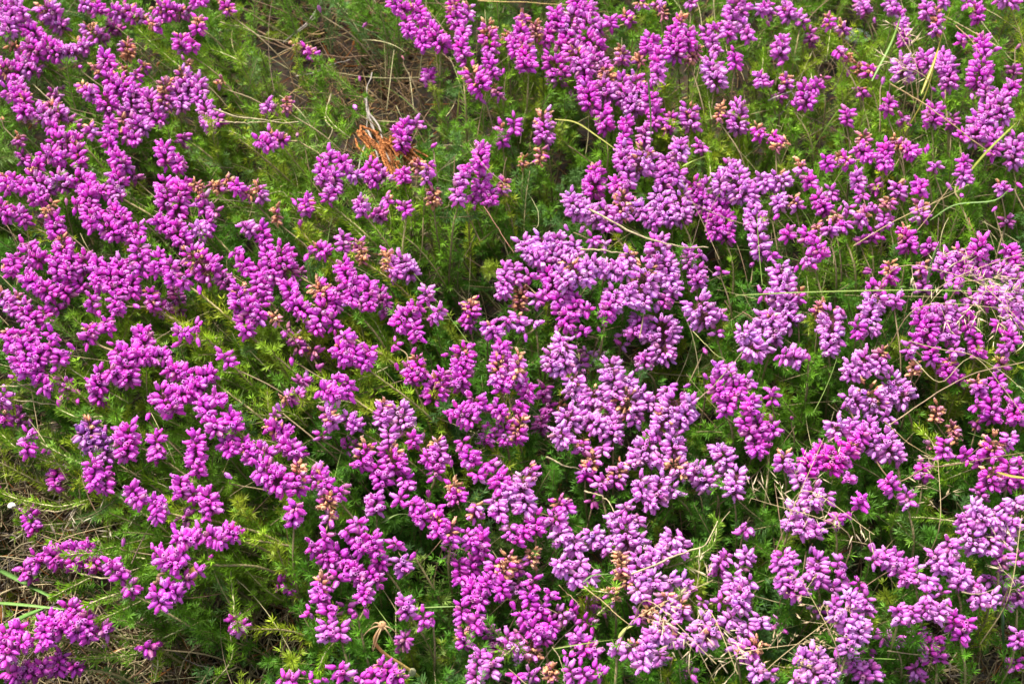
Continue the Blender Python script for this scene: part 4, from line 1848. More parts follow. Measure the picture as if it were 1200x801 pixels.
STRAW = (.46, .34, .17); GREYW = (.34, .29, .25); BROWNW = (.20, .125, .075); ORNG = (.50, .19, .05)
SG = 'dry straws lying across the heather'; TG = 'bare twigs among the heather'; GG = 'green grass blades in the heather'
STRANDS = [  # kind, points, z0, z1, radius, label
 ('s', [(1043, 98), (1075, 118), (1127, 156), (1165, 182)], .150, .128, .0011, 'long pale straw slanting down right from the seed head in the top right'),
 ('s', [(1043, 98), (1041, 125), (1040, 160)], .150, .06, .0007, 'short tan straw hanging from the upper end of the long slanting straw'),
 ('s', [(560, 1), (620, 4), (668, 6)], .12, .12, .0009, 'pale straw lying level along the top edge of the photo'),
 ('s', [(1070, 420), (1102, 448), (1142, 420), (1200, 458), (1203, 487)], .12, .13, .0007, 'bent straw zigzagging near the right edge'),
 ('s', [(1036, 502), (1085, 470), (1140, 440), (1200, 424)], .11, .14, .0011, 'thick tan straw rising to the right edge below the seed heads'),
 ('s', [(1065, 399), (1100, 410), (1140, 420), (1170, 450), (1200, 487)], .15, .13, .0008, 'long cream straw curving down to the right edge'),
 ('s', [(1036, 493), (1060, 515), (1095, 537)], .125, .105, .0008, 'straw pointing down right from the big lilac bloom'),
 ('s', [(816, 470), (842, 445), (870, 412)], .128, .138, .0008, 'pale straw crossing the tilted magenta spike right of centre'),
 ('s', [(812, 388), (830, 405), (850, 422)], .12, .125, .0006, 'thin straw above the tilted magenta spike right of centre'),
 ('s', [(684, 687), (710, 708), (738, 732)], .118, .122, .0009, 'tan straw slanting over the dark gap near the bottom'),
 ('s', [(655, 685), (668, 698), (680, 710)], .08, .10, .0006, 'small pale straw in the dark gap near the bottom'),
 ('s', [(647, 757), (656, 775), (662, 800)], .115, .11, .0006, 'straw dropping to the bottom edge below the long magenta spike'),
 ('s', [(818, 760), (828, 780), (838, 800)], .12, .11, .0006, 'cream straw slanting to the bottom edge right of centre'),
 ('s', [(590, 215), (565, 190), (550, 168)], .12, .13, .0006, 'white thin straw above the small lilac bloom left of centre'),
 ('s', [(603, 204), (626, 238), (632, 262), (625, 270)], .07, .09, .0006, 'pale straw hooking round in the dark green hollow'),
 ('s', [(567, 242), (585, 265), (602, 296)], .10, .09, .0007, 'pinkish bare stalk slanting down above the central flowers'),
 ('s', [(496, 255), (494, 300), (484, 352)], .09, .06, .0008, 'upright pale straw left of the dark centre hollow'),
 ('s', [(557, 275), (545, 300), (530, 330)], .08, .05, .0007, 'grey straw leaning in the hollow above centre'),
 ('s', [(1033, 345), (1100, 351), (1200, 354)], .10, .10, .0005, 'thin dry stalk level behind the long green stem'),
 ('s', [(1000, 288), (1050, 258), (1100, 235), (1135, 216)], .11, .13, .0008, 'brown straw rising right above the seed heads'),
 ('s', [(1075, 270), (1100, 240), (1118, 212)], .11, .13, .0006, 'brown straw crossing the rising one in the upper right'),
 ('s', [(1100, 255), (1098, 290), (1096, 312)], .13, .08, .0008, 'upright tan straw in front of the right side flowers'),
 ('s', [(1135, 255), (1140, 268), (1143, 278)], .14, .13, .0007, 'short pale stub near the right side grass bend'),
 ('s', [(1060, 160), (1045, 190), (1035, 215)], .12, .07, .0006, 'thin brown straw standing among the top right flowers'),
 ('s', [(1018, 105), (1038, 140), (1030, 200)], .10, .04, .0006, 'reddish brown straw below the top right seed head'),
 ('s', [(1150, 25), (1168, 50), (1185, 70)], .1, .1, .0006, 'thin straw near the top right corner'),
 ('s', [(1120, 30), (1135, 46), (1150, 65)], .12, .12, .0008, 'pale bent straw above the round bloom in the top right'),
 ('s', [(1105, 690), (1122, 682), (1150, 668), (1170, 655)], .06, .08, .0007, 'straw bending over the bare patch in the bottom right'),
 ('s', [(1040, 762), (1090, 770), (1130, 790), (1150, 801)], .09, .04, .0009, 'long tan straw sweeping into the bottom right litter'),
 ('s', [(1130, 760), (1160, 755), (1180, 745)], .04, .07, .0007, 'straw arching over the bottom right litter'),
 ('s', [(1150, 690), (1148, 740), (1155, 800)], .11, .02, .0007, 'upright straw standing in the bottom right litter'),
 ('s', [(1127, 693), (1145, 696), (1165, 690)], .13, .13, .0010, 'curled pale husk below the big bottom right bloom'),
 ('s', [(1000, 602), (1022, 640), (1023, 670)], .12, .06, .0006, 'kinked pale straw below the hanging magenta bells'),
 ('s', [(430, 735), (455, 745), (475, 790)], .02, .03, .0006, 'straw under the dried star flower'),
 ('t', [(378, 0), (358, 28), (332, 50)], .05, .045, .0013, 'grey forked twig near the top edge, the thicker one'),
 ('t', [(374, 5), (362, 24), (345, 42)], .055, .05, .0008, 'thin grey twig beside the thicker one near the top edge'),
 ('t', [(429, 115), (434, 140), (447, 175)], .07, .06, .0011, 'silver twig above the dead orange branch'),
 ('t', [(436, 85), (431, 110), (428, 165)], .06, .06, .0008, 'thin grey twig left of the silver twig'),
 ('t', [(458, 208), (440, 225), (415, 250)], .07, .05, .0007, 'brown twiglet below the dead orange branch'),
 ('t', [(300, 35), (350, 60), (400, 65), (450, 65)], .04, .05, .0012, 'brown stem lying level across the bare patch at the top'),
 ('t', [(303, 45), (335, 55), (352, 62)], .05, .05, .0010, 'brown stem left of the small orange flower at the top'),
 ('t', [(345, 90), (370, 85), (392, 75), (410, 70)], .05, .05, .0008, 'curved grey twig in the bare patch at the top'),
 ('t', [(388, 110), (380, 140), (388, 155), (375, 170), (350, 174)], .07, .07, .0009, 'bent pale stem curling round left of the dead branch'),
 ('t', [(250, 128), (275, 135), (297, 136), (330, 142), (350, 143)], .11, .09, .0011, 'long cream stem running right from the upper left flowers'),
 ('t', [(257, 143), (290, 144), (330, 140)], .10, .09, .0009, 'second cream stem below the long cream stem'),
 ('t', [(258, 26), (300, 38), (340, 50)], .09, .07, .0008, 'pale straight stem near the upper left orange flowers'),
 ('t', [(446, 452), (430, 472), (423, 490)], .07, .05, .0022, 'thick brown woody stem left of centre'),
 ('t', [(400, 476), (420, 474), (432, 472)], .06, .06, .0009, 'pale stem joining the thick woody stem'),
 ('t', [(428, 480), (424, 500), (416, 515)], .06, .05, .0008, 'pale forked stem below the thick woody stem'),
 ('t', [(380, 515), (395, 532), (410, 552)], .07, .05, .0009, 'cream twig slanting among lower left flowers'),
 ('t', [(432, 495), (440, 505), (446, 513)], .08, .07, .0007, 'small cream twig left of the pale two toned bloom'),
 ('t', [(740, 672), (790, 655), (825, 645), (841, 610)], .11, .12, .0010, 'pale stem curving up right of the lilac masses near the bottom'),
 ('t', [(990, 470), (1040, 558), (1090, 548), (1200, 530)], .10, .12, .0010, 'green brown leafy stem running to the right edge') ,
 ('t', [(690, 245), (740, 270), (790, 283), (830, 290)], .125, .11, .0012, 'cream woody stem under the upper row of lilac flowers'),
 ('t', [(680, 292), (710, 294), (735, 297)], .122, .12, .0010, 'pale stem in the middle of the lilac bank'),
 ('t', [(6, 577), (30, 590), (62, 596), (100, 590)], .06, .06, .0012, 'cream knotted stem above the bare ground at the left edge'),
 ('t', [(0, 453), (25, 452), (60, 452)], .09, .09, .0010, 'pale stem level at the left edge, upper one'),
 ('t', [(5, 468), (35, 470), (75, 474)], .08, .08, .0009, 'pale stem level at the left edge, lower one'),
 ('t', [(15, 575), (40, 566), (60, 564)], .03, .05, .0008, 'twig over the dark soil at the left edge'),
 ('t', [(95, 672), (130, 676), (180, 657), (185, 655)], .06, .08, .0009, 'pale leafless stem under the curved bell spray at lower left'),
 ('t', [(240, 552), (246, 565), (262, 580)], .09, .07, .0011, 'tan twig right of the paired bell clusters at lower left'),
 ('t', [(219, 545), (223, 556), (225, 568)], .09, .08, .0008, 'short brown twig between the lower left bells'),
 ('t', [(180, 686), (187, 676), (192, 671)], .11, .115, .0020, 'split dry husk between the lower left bells'),
 ('t', [(292, 688), (298, 720), (303, 750)], .04, .02, .0017, 'brown woody stem in the bare hollow at lower left'),
 ('t', [(240, 735), (235, 760), (245, 790)], .03, .02, .0009, 'curved twig in the litter near the bottom left'),
 ('t', [(330, 770), (340, 745), (365, 720)], .03, .03, .0010, 'twig crossing the dark litter near the bottom'),
 ('t', [(367, 668), (378, 640), (384, 630)], .05, .06, .0009, 'brown twig above the small pink cluster near the bottom'),
 ('t', [(900, 146), (915, 130), (926, 118)], .07, .09, .0016, 'grey woody stem in the upper right'),
 ('t', [(900, 118), (920, 111), (932, 113)], .09, .09, .0010, 'curved grey stem joining the woody one in the upper right'),
 ('t', [(1018, 20), (1000, 12), (985, 0)], .04, .05, .0012, 'brown stem in the litter near the top right'),
 ('t', [(823, 487), (826, 500), (835, 506)], .06, .05, .0009, 'reddish twig loop right of the round lilac bloom'),
 ('t', [(636, 540), (646, 560), (652, 570)], .06, .05, .0012, 'fine brown twig below the purple bank'),
 ('t', [(640, 535), (665, 545), (690, 552)], .09, .08, .0010, 'leafless twig with pale buds below the purple bank'),
 ('t', [(685, 575), (710, 585), (720, 600)], .08, .09, .0010, 'pale leafy stem above the bottom lilac masses'),
 ('t', [(525, 455), (505, 500), (470, 520)], .05, .04, .0008, 'brown twig in the shade at centre left'),
 ('t', [(870, 365), (890, 380), (905, 400)], .1, .1, .0006, 'fine twig below the hanging lilac bells right of centre'),
]
for i, (k, pts, z0, z1, rad, lab) in enumerate(STRANDS):
    rr = random.Random(i)
    if k == 's': col = tuple(a * rr.uniform(.75, 1.15) for a in STRAW); strand('dry_straw', pts, z0, z1, rad * .42, col, M_STRAW, lab, 'straw', SG)
    else:
        base = (.42, .35, .20) if ('cream' in lab or 'pale' in lab) else (GREYW if ('grey' in lab or 'silver' in lab) else BROWNW)
        strand('bare_twig', pts, z0, z1, rad * .62, base, M_WOOD, lab, 'twig', TG, .45, .0012, knots=True)

BLADES = [  # points, z0, z1, width, colour, label
 ([(-6, 665), (30, 684), (70, 704), (108, 716)], .03, .075, .0042, (.17, .33, .08), 'broad green blade entering from the left edge, uppermost of three'),
 ([(-6, 706), (30, 709), (78, 714)], .06, .07, .0026, (.20, .36, .08), 'narrow green blade entering from the left edge, middle of three'),
 ([(-8, 742), (25, 724), (52, 712)], .04, .06, .0036, (.16, .33, .07), 'green blade rising from the left edge, lowest of three'),
 ([(-6, 792), (10, 775), (24, 762)], .05, .07, .003, (.17, .35, .08), 'short green blade in the bottom left corner'),
 ([(862, 346), (960, 342), (1080, 340), (1203, 343)], .128, .128, .0019, (.22, .30, .06), 'long level green stem crossing the right half'),
 ([(944, 187), (975, 140), (1000, 104), (1022, 88)], .05, .13, .0016, (.22, .34, .05), 'thin bent green blade in the upper right, the lower half'),
 ([(987, 118), (1000, 106), (1014, 92)], .12, .14, .0042, (.30, .44, .05), 'bright lime leaf at the bend of the thin blade in the upper right'),
 ([(1022, 95), (1045, 50), (1056, 18)], .13, .15, .0030, (.20, .34, .05), 'green blade rising behind the top right seed head'),
 ([(1058, 160), (1085, 110), (1104, 40), (1118, 0)], .08, .15, .0014, (.38, .36, .05), 'yellow green stalk rising to the top edge in the upper right'),
 ([(1080, 110), (1094, 75), (1100, 55)], .14, .15, .0030, (.42, .38, .05), 'golden blade lying against the yellow green stalk'),
 ([(1130, 210), (1155, 180), (1185, 150), (1203, 132)], .10, .14, .0030, (.30, .35, .05), 'green yellow blade rising to the right edge near the top'),
 ([(1090, 258), (1120, 240), (1165, 235), (1185, 220)], .11, .14, .0018, (.16, .27, .06), 'thin green blade in the upper right below the golden one'),
 ([(1086, 333), (1092, 305), (1100, 285)], .11, .14, .0030, (.20, .36, .10), 'upright green blade among the right side seed heads'),
 ([(650, 140), (675, 144), (700, 160), (724, 177)], .12, .12, .0028, (.36, .35, .06), 'arched yellow green blade over the dark hollow near the top'),
 ([(759, 85), (762, 130), (763, 170)], .145, .10, .0024, (.20, .33, .08), 'upright green blade in front of the upper lilac cascade'),
 ([(800, 195), (815, 188), (828, 183)], .11, .12, .0040, (.32, .45, .08), 'pale green leaf above the lilac row'),
 ([(1174, 712), (1175, 745), (1176, 785)], .11, .03, .0036, (.10, .24, .10), 'blue green upright blade near the bottom right corner'),
 ([(1138, 740), (1150, 722), (1172, 714)], .05, .09, .0028, (.26, .38, .06), 'light green blade by the bottom right litter'),
 ([(533, 172), (536, 140), (539, 98)], .05, .09, .0020, (.30, .34, .05), 'upright yellow green blade left of the top centre flowers'),
 ([(395, 24), (425, 32), (460, 55)], .06, .07, .0012, (.10, .22, .05), 'thin green stalk over the dark patch at the top'),
 ([(448, 11), (462, 8), (484, 1)], .08, .09, .0008, (.2, .32, .05), 'fine green stalk at the top edge'),
 ([(648, 760), (690, 753), (734, 747)], .125, .13, .0014, (.24, .32, .06), 'green stem crossing the lower flowers near the bottom'),
 ([(725, 747), (733, 737), (741, 733)], .13, .135, .0030, (.40, .42, .12), 'short pale blade at the end of the lower green stem'),
 ([(490, 712), (510, 711), (536, 710)], .09, .10, .0010, (.22, .32, .08), 'thin green stalk left of the long magenta spike'),
 ([(448, 612), (465, 603), (481, 602)], .10, .11, .0018, (.26, .38, .12), 'small curved green blade above the lower dark hollow'),
 ([(683, 682), (695, 674), (716, 672)], .13, .13, .0018, (.12, .18, .05), 'curved dark green blade on the lilac mass'),
 ([(1168, 553), (1185, 558), (1203, 560)], .12, .13, .0032, (.36, .30, .05), 'golden green blade at the right edge above the big bloom'),
 ([(1191, 452), (1199, 455), (1206, 460)], .12, .12, .0030, (.30, .42, .16), 'pale green leaf tip at the right edge'),
 ([(1000, 772), (1020, 771), (1050, 772)], .09, .09, .0016, (.18, .32, .05), 'green blade level near the bottom right'),
 ([(1140, 730), (1165, 738), (1190, 715)], .03, .06, .0030, (.22, .36, .06), 'wide green blade over the bottom right bare ground'),
 ([(134, 545), (138, 558), (143, 570)], .09, .07, .0022, (.28, .44, .06), 'bright lime stalk under the pink bell cluster at left'),
 ([(1065, 500), (1070, 530), (1075, 555)], .10, .04, .0012, (.18, .30, .05), 'upright thin green stalk below the right side lilac bloom'),
]
for i, (pts, z0, z1, wd, col, lab) in enumerate(BLADES):
    P = pxpath(pts, z0, z1, 20); c = np.array(col)[None] * np.linspace(.9, 1.12, 20)[:, None]
    mb = MB(); blade(mb, P, wd * (.72 if pts[0][0] > 500 else 1), 0, c, .25 * ((i % 3) - 1)); o = mb.obj('grass_stalk', M_GRASS, None, P[0]); tag(o, lab, 'grass blade', GG)


# ------------------------------------------------------------------ long leafy stems that trail through the mat, read from the photo
LST = [[(0,577),(25,587),(70,595),(108,584)], [(92,772),(140,770),(172,765),(190,750),(232,728)], [(115,727),(150,714),(175,700)], [(75,650),(120,651),(182,656)],
 [(100,710),(122,703),(145,694)], [(255,647),(268,662),(273,690),(275,722)], [(270,742),(272,775),(248,803)], [(185,765),(186,782),(181,799)], [(0,507),(25,530),(60,543),(98,552)],
 [(72,425),(100,445),(150,472)], [(42,515),(65,530),(95,543)], [(252,437),(266,439),(279,438)], [(162,275),(172,283),(190,300)], [(237,340),(268,365),(297,392)],
 [(45,325),(62,342),(80,362)], [(260,29),(280,34),(299,39)], [(237,55),(262,66),(289,76)], [(160,32),(180,55),(210,78)], [(262,152),(280,161),(302,172)],
 [(367,242),(400,257),(432,285)], [(405,202),(432,248),(444,276)], [(441,220),(446,250),(445,276)], [(454,240),(458,258),(457,277)], [(473,252),(474,266),(470,278)],
 [(397,375),(428,382),(452,398)], [(425,357),(440,380),(452,400)], [(1050,606),(1085,609),(1120,611)], [(1047,607),(1070,635),(1094,648)], [(841,610),(835,640),(812,656),(778,666)],
 [(945,320),(946,345),(944,362)], [(415,447),(440,440),(463,426)], [(352,477),(392,472),(426,475)], [(1107,562),(1150,548),(1199,534)], [(1100,546),(1120,545),(1140,544)],
 [(687,691),(720,700),(700,720)], [(372,790),(380,770),(392,752)], [(60,700),(85,690),(110,675)], [(135,430),(160,450),(190,470)], [(205,395),(235,402),(262,395)],
 [(230,310),(250,330),(270,345)], [(150,380),(175,395),(200,392)], [(300,235),(330,228),(345,245)], [(70,480),(95,492),(120,488)], [(170,560),(200,575),(215,590)],
 [(20,610),(50,617),(90,612)], [(225,600),(250,590),(262,570)], [(345,345),(360,360),(372,378)], [(690,250),(720,262),(760,280)], [(560,780),(590,770),(610,750)],
 [(868,445),(880,470),(890,500)], [(1075,500),(1090,520),(1100,545)], [(320,480),(345,488),(360,500)], [(378,130),(392,150),(410,162)], [(975,20),(972,45),(968,72)],
 [(920,28),(919,45),(921,62)], [(895,60),(893,85),(896,110)], [(1140,40),(1145,75),(1142,100)], [(950,85),(952,110),(948,130)], [(1010,150),(1008,180),(1000,205)],
 [(830,75),(828,105),(834,140)], [(830,180),(832,210),(828,240)], [(475,222),(478,240),(482,268)], [(376,300),(379,312),(380,326)]]
LSI = []
for i, pts in enumerate(LST):
    r = np.random.default_rng(700 + i); mx_, my_ = pts[1]
    lf = pts[0][0] < 330
    b_ = float(field(BARE, mx_, my_)); z0 = .088 - .035 * b_ + r.uniform(-.004, .006)
    P = pxpath(pts, z0, z0 - .006, 20, .003)
    e = empty('leafy_stem', P[-1]); o0 = np.array(e.location)
    mb = MB(); c = np.where(r.random((20, 1)) < .6, np.array([[.55, .50, .26]]), np.array([[.30, .26, .12]])); tube(mb, P, np.linspace(.00035, .0006, 20), 6, 0, c); mb.obj('stem', M_STEM, e, o0)
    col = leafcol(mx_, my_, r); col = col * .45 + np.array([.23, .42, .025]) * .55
    mb = MB(); leafy(mb, P[::-1], .0019, 6, .0052, .00085, col, .18, r); mb.obj('foliage', M_LEAF, e, o0)
    ang = math.degrees(math.atan2(-(pts[-1][1] - pts[0][1]), pts[-1][0] - pts[0][0])) % 180
    LSI.append((e, ('level' if ang < 25 or ang > 155 else ('upright' if 65 < ang < 115 else 'slanting')) + ' pale stem with short needles', mx_, my_))

# many fine random straws and green stalks threaded through the mat (uncountable): stuff
fs = MB(); r = np.random.default_rng(91)
for _ in range(900):
    x = r.uniform(-60, 1260); y = r.uniform(-60, 860)
    if r.random() > .35 + .5 * (x > 800) * (y < 480) + .4 * (300 < x < 560) * (y < 260) + .4 * float(field(BARE, x, y)): continue
    z = r.uniform(.04, .10) if field(BARE, x, y) < .3 else r.uniform(.01, .05)
    P = at(x, y, z); a = r.uniform(0, math.pi); L = r.uniform(.02, .075)
    d = np.array([math.cos(a), math.sin(a), r.normal(0, .25)]); k = np.linspace(0, 1, 8)[:, None]
    pts = P + d * L * k + np.array([-d[1], d[0], 0]) * L * r.normal(0, .2) * k ** 2 - UP * L * .15 * k ** 2
    q = r.random()
    c = np.array([.45, .35, .18]) if q < .5 else (np.array([.22, .15, .10]) if q < .75 else np.array([.20, .30, .06]))
    tube(fs, pts, np.linspace(1, .4, 8) * r.uniform(.00016, .00042), 4, 0, c * r.uniform(.6, 1.2))
for _ in range(1500):          # thin bare stems trailing through the mat towards the roots
    x = r.uniform(-100, 1300); y = r.uniform(-100, 900)
    if r.random() > .45 + .4 * (y < 330) * (x < 560) - .3 * field(SHADE_GAPS, x, y): continue
    z = r.uniform(.045, .092) * (1 - .5 * float(field(BARE, x, y))); P = at(x, y, z)
    rd = unit(rootdir(x, y) + np.array([r.normal(0, .35), r.normal(0, .35), 0])); L = r.uniform(.02, .07); k = np.linspace(0, 1, 9)[:, None]
    pts = P + rd * L * k + np.array([-rd[1], rd[0], 0]) * L * r.normal(0, .22) * k ** 2 - UP * L * r.uniform(.1, .7) * k ** 1.5
    c = np.array([.50, .44, .22]) if r.random() < .45 else np.array([.27, .17, .10])
    cc = c[None] * r.uniform(.55, 1.3, (9, 1))
    tube(fs, pts, np.linspace(.7, 1, 9) * r.uniform(.00022, .0005), 4, 0, cc * np.ones((9, 3)))
o = fs.obj('fine_straw', M_STRAW); tag(o, 'fine dry grass threads caught in the heather', 'straw', kind='stuff')

# ------------------------------------------------------------------ grass seed heads
def husk(mb, p, d, L, wd, col, mati=0):
    """one spikelet: pointed spindle with a short awn"""
    t = np.array([0, .15, .4, .7, 1.0, 1.5]); rr = np.array([.12, .8, 1, .7, .18, .03]) * wd
    tube(mb, p + d * (t * L)[:, None], rr, 5, mati, col)
def panicle(cx, cy, z, n, spread, heading, label, col=(.72, .58, .36), seed=0, L=.0042, wd=.00034, branches=7, elong=1.6):
    r = np.random.default_rng(seed); c0 = at(cx, cy, z)
    hd = unit(np.array([math.cos(heading), math.sin(heading), .25])); sdv = unit(np.cross(hd, UP)); upv = np.cross(sdv, hd)
    e = empty('grass_seed_head', c0 - hd * spread * elong)
    o0 = np.array(e.location)
    st = MB(); sp = spline([c0 - hd * spread * elong * 1.1 - UP * .05, c0 - hd * spread * elong * .8, c0 + hd * spread * elong * .8], 14)
    tube(st, sp, np.linspace(.00036, .00016, 14), 5, 0, (.46, .36, .18)); hk = MB()
    for b in range(branches):
        k = (b + .5) / branches; p0 = c0 + hd * spread * elong * (k * 1.6 - .8); a = r.uniform(0, 6.28)
        out = unit(sdv * math.cos(a) + upv * math.sin(a) * .6 + hd * r.uniform(.2, .9)); Lb = spread * r.uniform(.5, 1.05) * (1.1 - .5 * k)
        kk = np.linspace(0, 1, 7)[:, None]; bp = p0 + out * Lb * kk + r.normal(0, .12) * sdv * Lb * kk ** 2 - UP * Lb * .15 * kk ** 2
        tube(st, bp, np.linspace(.00015, .00009, 7), 4, 0, (.50, .38, .22))
        for q in range(max(2, int(n / branches))):
            i = r.integers(2, 7); dd = unit(out + r.normal(0, .55, 3))
            pp = bp[i] + dd * r.uniform(.0004, .003)
            husk(hk, pp, dd, L * r.uniform(.7, 1.3), wd * r.uniform(.7, 1.2), np.array(col) * r.uniform(.6, 1.15))
    st.obj('stalk', M_STRAW, e, o0); hk.obj('husks', M_STRAW, e, o0)
    tag(e, label, 'seed head', 'dry grass seed heads'); return e
panicle(1062, 58, .150, 40, .017, 1.9, 'feathery cream grass seed head over the top right flowers', seed=1, L=.005)
panicle(1064, 82, .148, 34, .014, 2.6, 'lower twisted cream seed head just below the top right one', seed=2, L=.005)
panicle(1118, 325, .150, 46, .024, -.5, 'loose pale seed head on the right side, left half of the tangle', seed=3, L=.005)
panicle(1160, 312, .150, 46, .024, .3, 'loose pale seed head on the right side, upper half of the tangle', seed=4, L=.005)
panicle(1175, 360, .150, 46, .022, -1.1, 'loose pale seed head at the right edge, lower part of the tangle', seed=5, L=.005)
panicle(1132, 360, .148, 30, .020, -.2, 'sparse pale seed head between the right side tangles', seed=6, L=.005)
panicle(945, 560, .148, 26, .020, 1.1, 'straw seed head lying over the bright fuchsia cluster', seed=7, L=.0052)
panicle(935, 602, .145, 30, .022, 2.9, 'straw seed head poking out left below the fuchsia cluster', seed=8, L=.0052)
panicle(985, 600, .140, 20, .018, -.8, 'straw seed head right below the fuchsia cluster', seed=9, L=.0055)
panicle(1100, 575, .120, 36, .016, 1.5, 'fan shaped tan seed head in the green right of the fuchsia cluster', col=(.50, .40, .22), seed=10)
panicle(790, 702, .150, 44, .018, .4, 'bristly pale seed head on the lower lilac mass', seed=11, L=.0045)
panicle(800, 740, .148, 34, .020, -.9, 'pale seed head hanging below the bristly one', seed=12, L=.005)
panicle(848, 752, .145, 24, .016, -1.3, 'short dangling husks at the end of the lower lilac mass', seed=13, L=.006)
panicle(948, 745, .115, 60, .022, .6, 'small dark tan seed head in the gap near the bottom', col=(.52, .38, .20), seed=14, L=.0022, wd=.0005, branches=10)
panicle(960, 720, .115, 40, .018, 2.0, 'second dark tan seed head in the gap near the bottom', col=(.48, .36, .2), seed=15, L=.0022, wd=.0005, branches=9)
panicle(905, 760, .11, 34, .018, .1, 'tan seed head left of the dark tan pair', col=(.52, .4, .22), seed=16, L=.0024, wd=.0005, branches=8)
panicle(1190, 650, .140, 30, .018, 1.3, 'cream seed head on the big bottom right bloom', seed=17, L=.005)
panicle(112, 622, .070, 30, .022, .2, 'pale seed head on the bare ground at lower left', col=(.66, .58, .40), seed=18, L=.005)
panicle(80, 640, .050, 24, .022, 2.8, 'bleached seed head left of the other one at lower left', col=(.60, .52, .36), seed=19, L=.005)
panicle(930, 160, .08, 18, .015, 1.1, 'brown seed head between the upper right flowers', col=(.34, .22, .12), seed=20)

# ------------------------------------------------------------------ dead orange heather branch near the top
def dead_branch():
    base = at(428, 128, .06); e = empty('dead_heather_branch', base); r = np.random.default_rng(5)
    wd = MB(); tw = MB()
    main = pxpath([(428, 115), (437, 150), (455, 185), (470, 205)], .055, .062, 14); tube(wd, main, np.linspace(.0012, .0006, 14), 6, 0, GREYW)
    for (pts) in ([(430, 150), (440, 175), (447, 200)], [(433, 160), (424, 180), (420, 200)], [(430, 130), (445, 150), (449, 176)]):
        tube(wd, pxpath(pts, .06, .066, 10), np.linspace(.0009, .0004, 10), 5, 0, GREYW)
    for i in range(44):
        x0 = r.uniform(414, 464); y0 = 150 + (x0 - 415) * .25 + r.uniform(-5, 12)
        ang = math.radians(r.normal(52, 13)); L = r.uniform(20, 58)
        x1 = x0 + L * math.cos(ang); y1 = y0 + L * math.sin(ang) * 1.1
        P = pxpath([(x0, y0), ((x0 + x1) / 2 + r.normal(0, 2), (y0 + y1) / 2), (x1, y1)], .074 + r.uniform(0, .012), .070 + r.uniform(0, .016), 9)
        c = np.array([.55, .23, .08]) * r.uniform(.5, 1.25)
        q = np.linspace(0, 1, 30); PP = np.stack([np.interp(q, np.linspace(0, 1, 9), P[:, k]) for k in range(3)], 1)
        needles(tw, PP, unit(np.gradient(PP, axis=0)), 4, .0021, .0009, c, r=r, spread=(.25, .6))
        tube(tw, P, .0003, 3, 0, c * .7)
    wd.obj('branch', M_WOOD, e, base); tw.obj('dead_foliage', M_DRYBELL, e, base)
    tag(e, 'fan of dead rusty orange heather twigs on grey branches near the top', 'dead branch')
dead_branch()

# ------------------------------------------------------------------ dried star-shaped flower head with its brown stalk
def star_head():
    c0 = at(448, 733, .125); e = empty('dried_flower', c0); r = np.random.default_rng(9)
    hd = MB()
    for i in range(6): pass
    k = np.linspace(0, 1, 5)
    tube(hd, c0 + UP * (np.array([-.003, -.001, .0015, .0032, .0036]))[:, None] , np.array([.0006, .0020, .0025, .0017, .0004]), 9, 0, (.50, .29, .14))
    hd.obj('seed_cup', M_DRYBELL, e, c0)
    for a, L in ((205, .011), (240, .012), (265, .012), (305, .009), (330, .009), (165, .007)):
        a = math.radians(a); d = np.array([math.cos(a), math.sin(a), 0]); t = np.linspace(0, 1, 8)[:, None]
        P = c0 + d * L * t + UP * (.004 * np.sin(t * 3.1) - .007 * t ** 2) + np.array([-d[1], d[0], 0]) * r.normal(0, .2) * L * t ** 2
        mb = MB(); tube(mb, P, np.linspace(.0006, .00018, 8), 5, 0, (.42, .28, .14)); mb.obj('sepal', M_STRAW, e, c0)
    st = pxpath([(446, 736), (439, 750), (450, 765), (470, 778), (485, 788)], .12, .09, 20); mb = MB()
    col = np.linspace(0, 1, 20)[:, None]; tube(mb, st, .0010, 7, 0, np.array([.30, .12, .05]) * (1 - col) + np.array([.42, .30, .08]) * col); mb.obj('stalk', M_STEM, e, c0)
    st = pxpath([(484, 787), (492, 794), (500, 803)], .09, .06, 8); mb = MB(); tube(mb, st, .0010, 7, 0, (.50, .44, .07)); mb.obj('stalk', M_STEM, e, c0)
    mb = MB(); p = at(483, 787, .091); tube(mb, p + UP * (np.linspace(-.003, .004, 5))[:, None], np.array([.0008, .0022, .0024, .0015, .0003]), 8, 0, (.24, .24, .13)); mb.obj('bud', M_STEM, e, c0)
    tag(e, 'dried star shaped flower head on a curved brown stalk near the bottom', 'dried flower')
star_head()

# ------------------------------------------------------------------ stones, snail shell, leaves
def stone(x, y, s, col, label, flat=.5, seed=0, z=0.0, name='stone'):
    import bmesh
    bm = bmesh.new(); bmesh.ops.create_icosphere(bm, subdivisions=4, radius=1)
    r = np.random.default_rng(seed); k = r.uniform(0, 6, (6, 3)); me = bpy.data.meshes.new(name)
    for v in bm.verts:
        p = np.array(v.co); n = sum(math.sin(p @ (kk - 3) * (1 + .5 * i) + kk[0]) / (2 + i) for i, kk in enumerate(k))
        f = 1 + .16 * n; v.co = (p[0] * f * 1.25, p[1] * f, p[2] * f * flat)
    V = np.array([v.co for v in bm.verts]) * s; F = np.array([[v.index for v in f.verts] for f in bm.faces]); bm.free()
    P = at(x, y, z); zz = ground_z(P[0], P[1]) + s * flat * .35 if z == 0 else z
    mb = MB(); mb.add(V + [P[0], P[1], zz], F, 0, col)
    o = mb.obj(name, M_STONE, None, (P[0], P[1], zz)); tag(o, label, 'stone' if name == 'stone' else 'snail', None)
    return o
stone(752, 786, .013, (.30, .28, .25), 'grey stone showing at the bottom edge under the lilac mass', .55, 1)
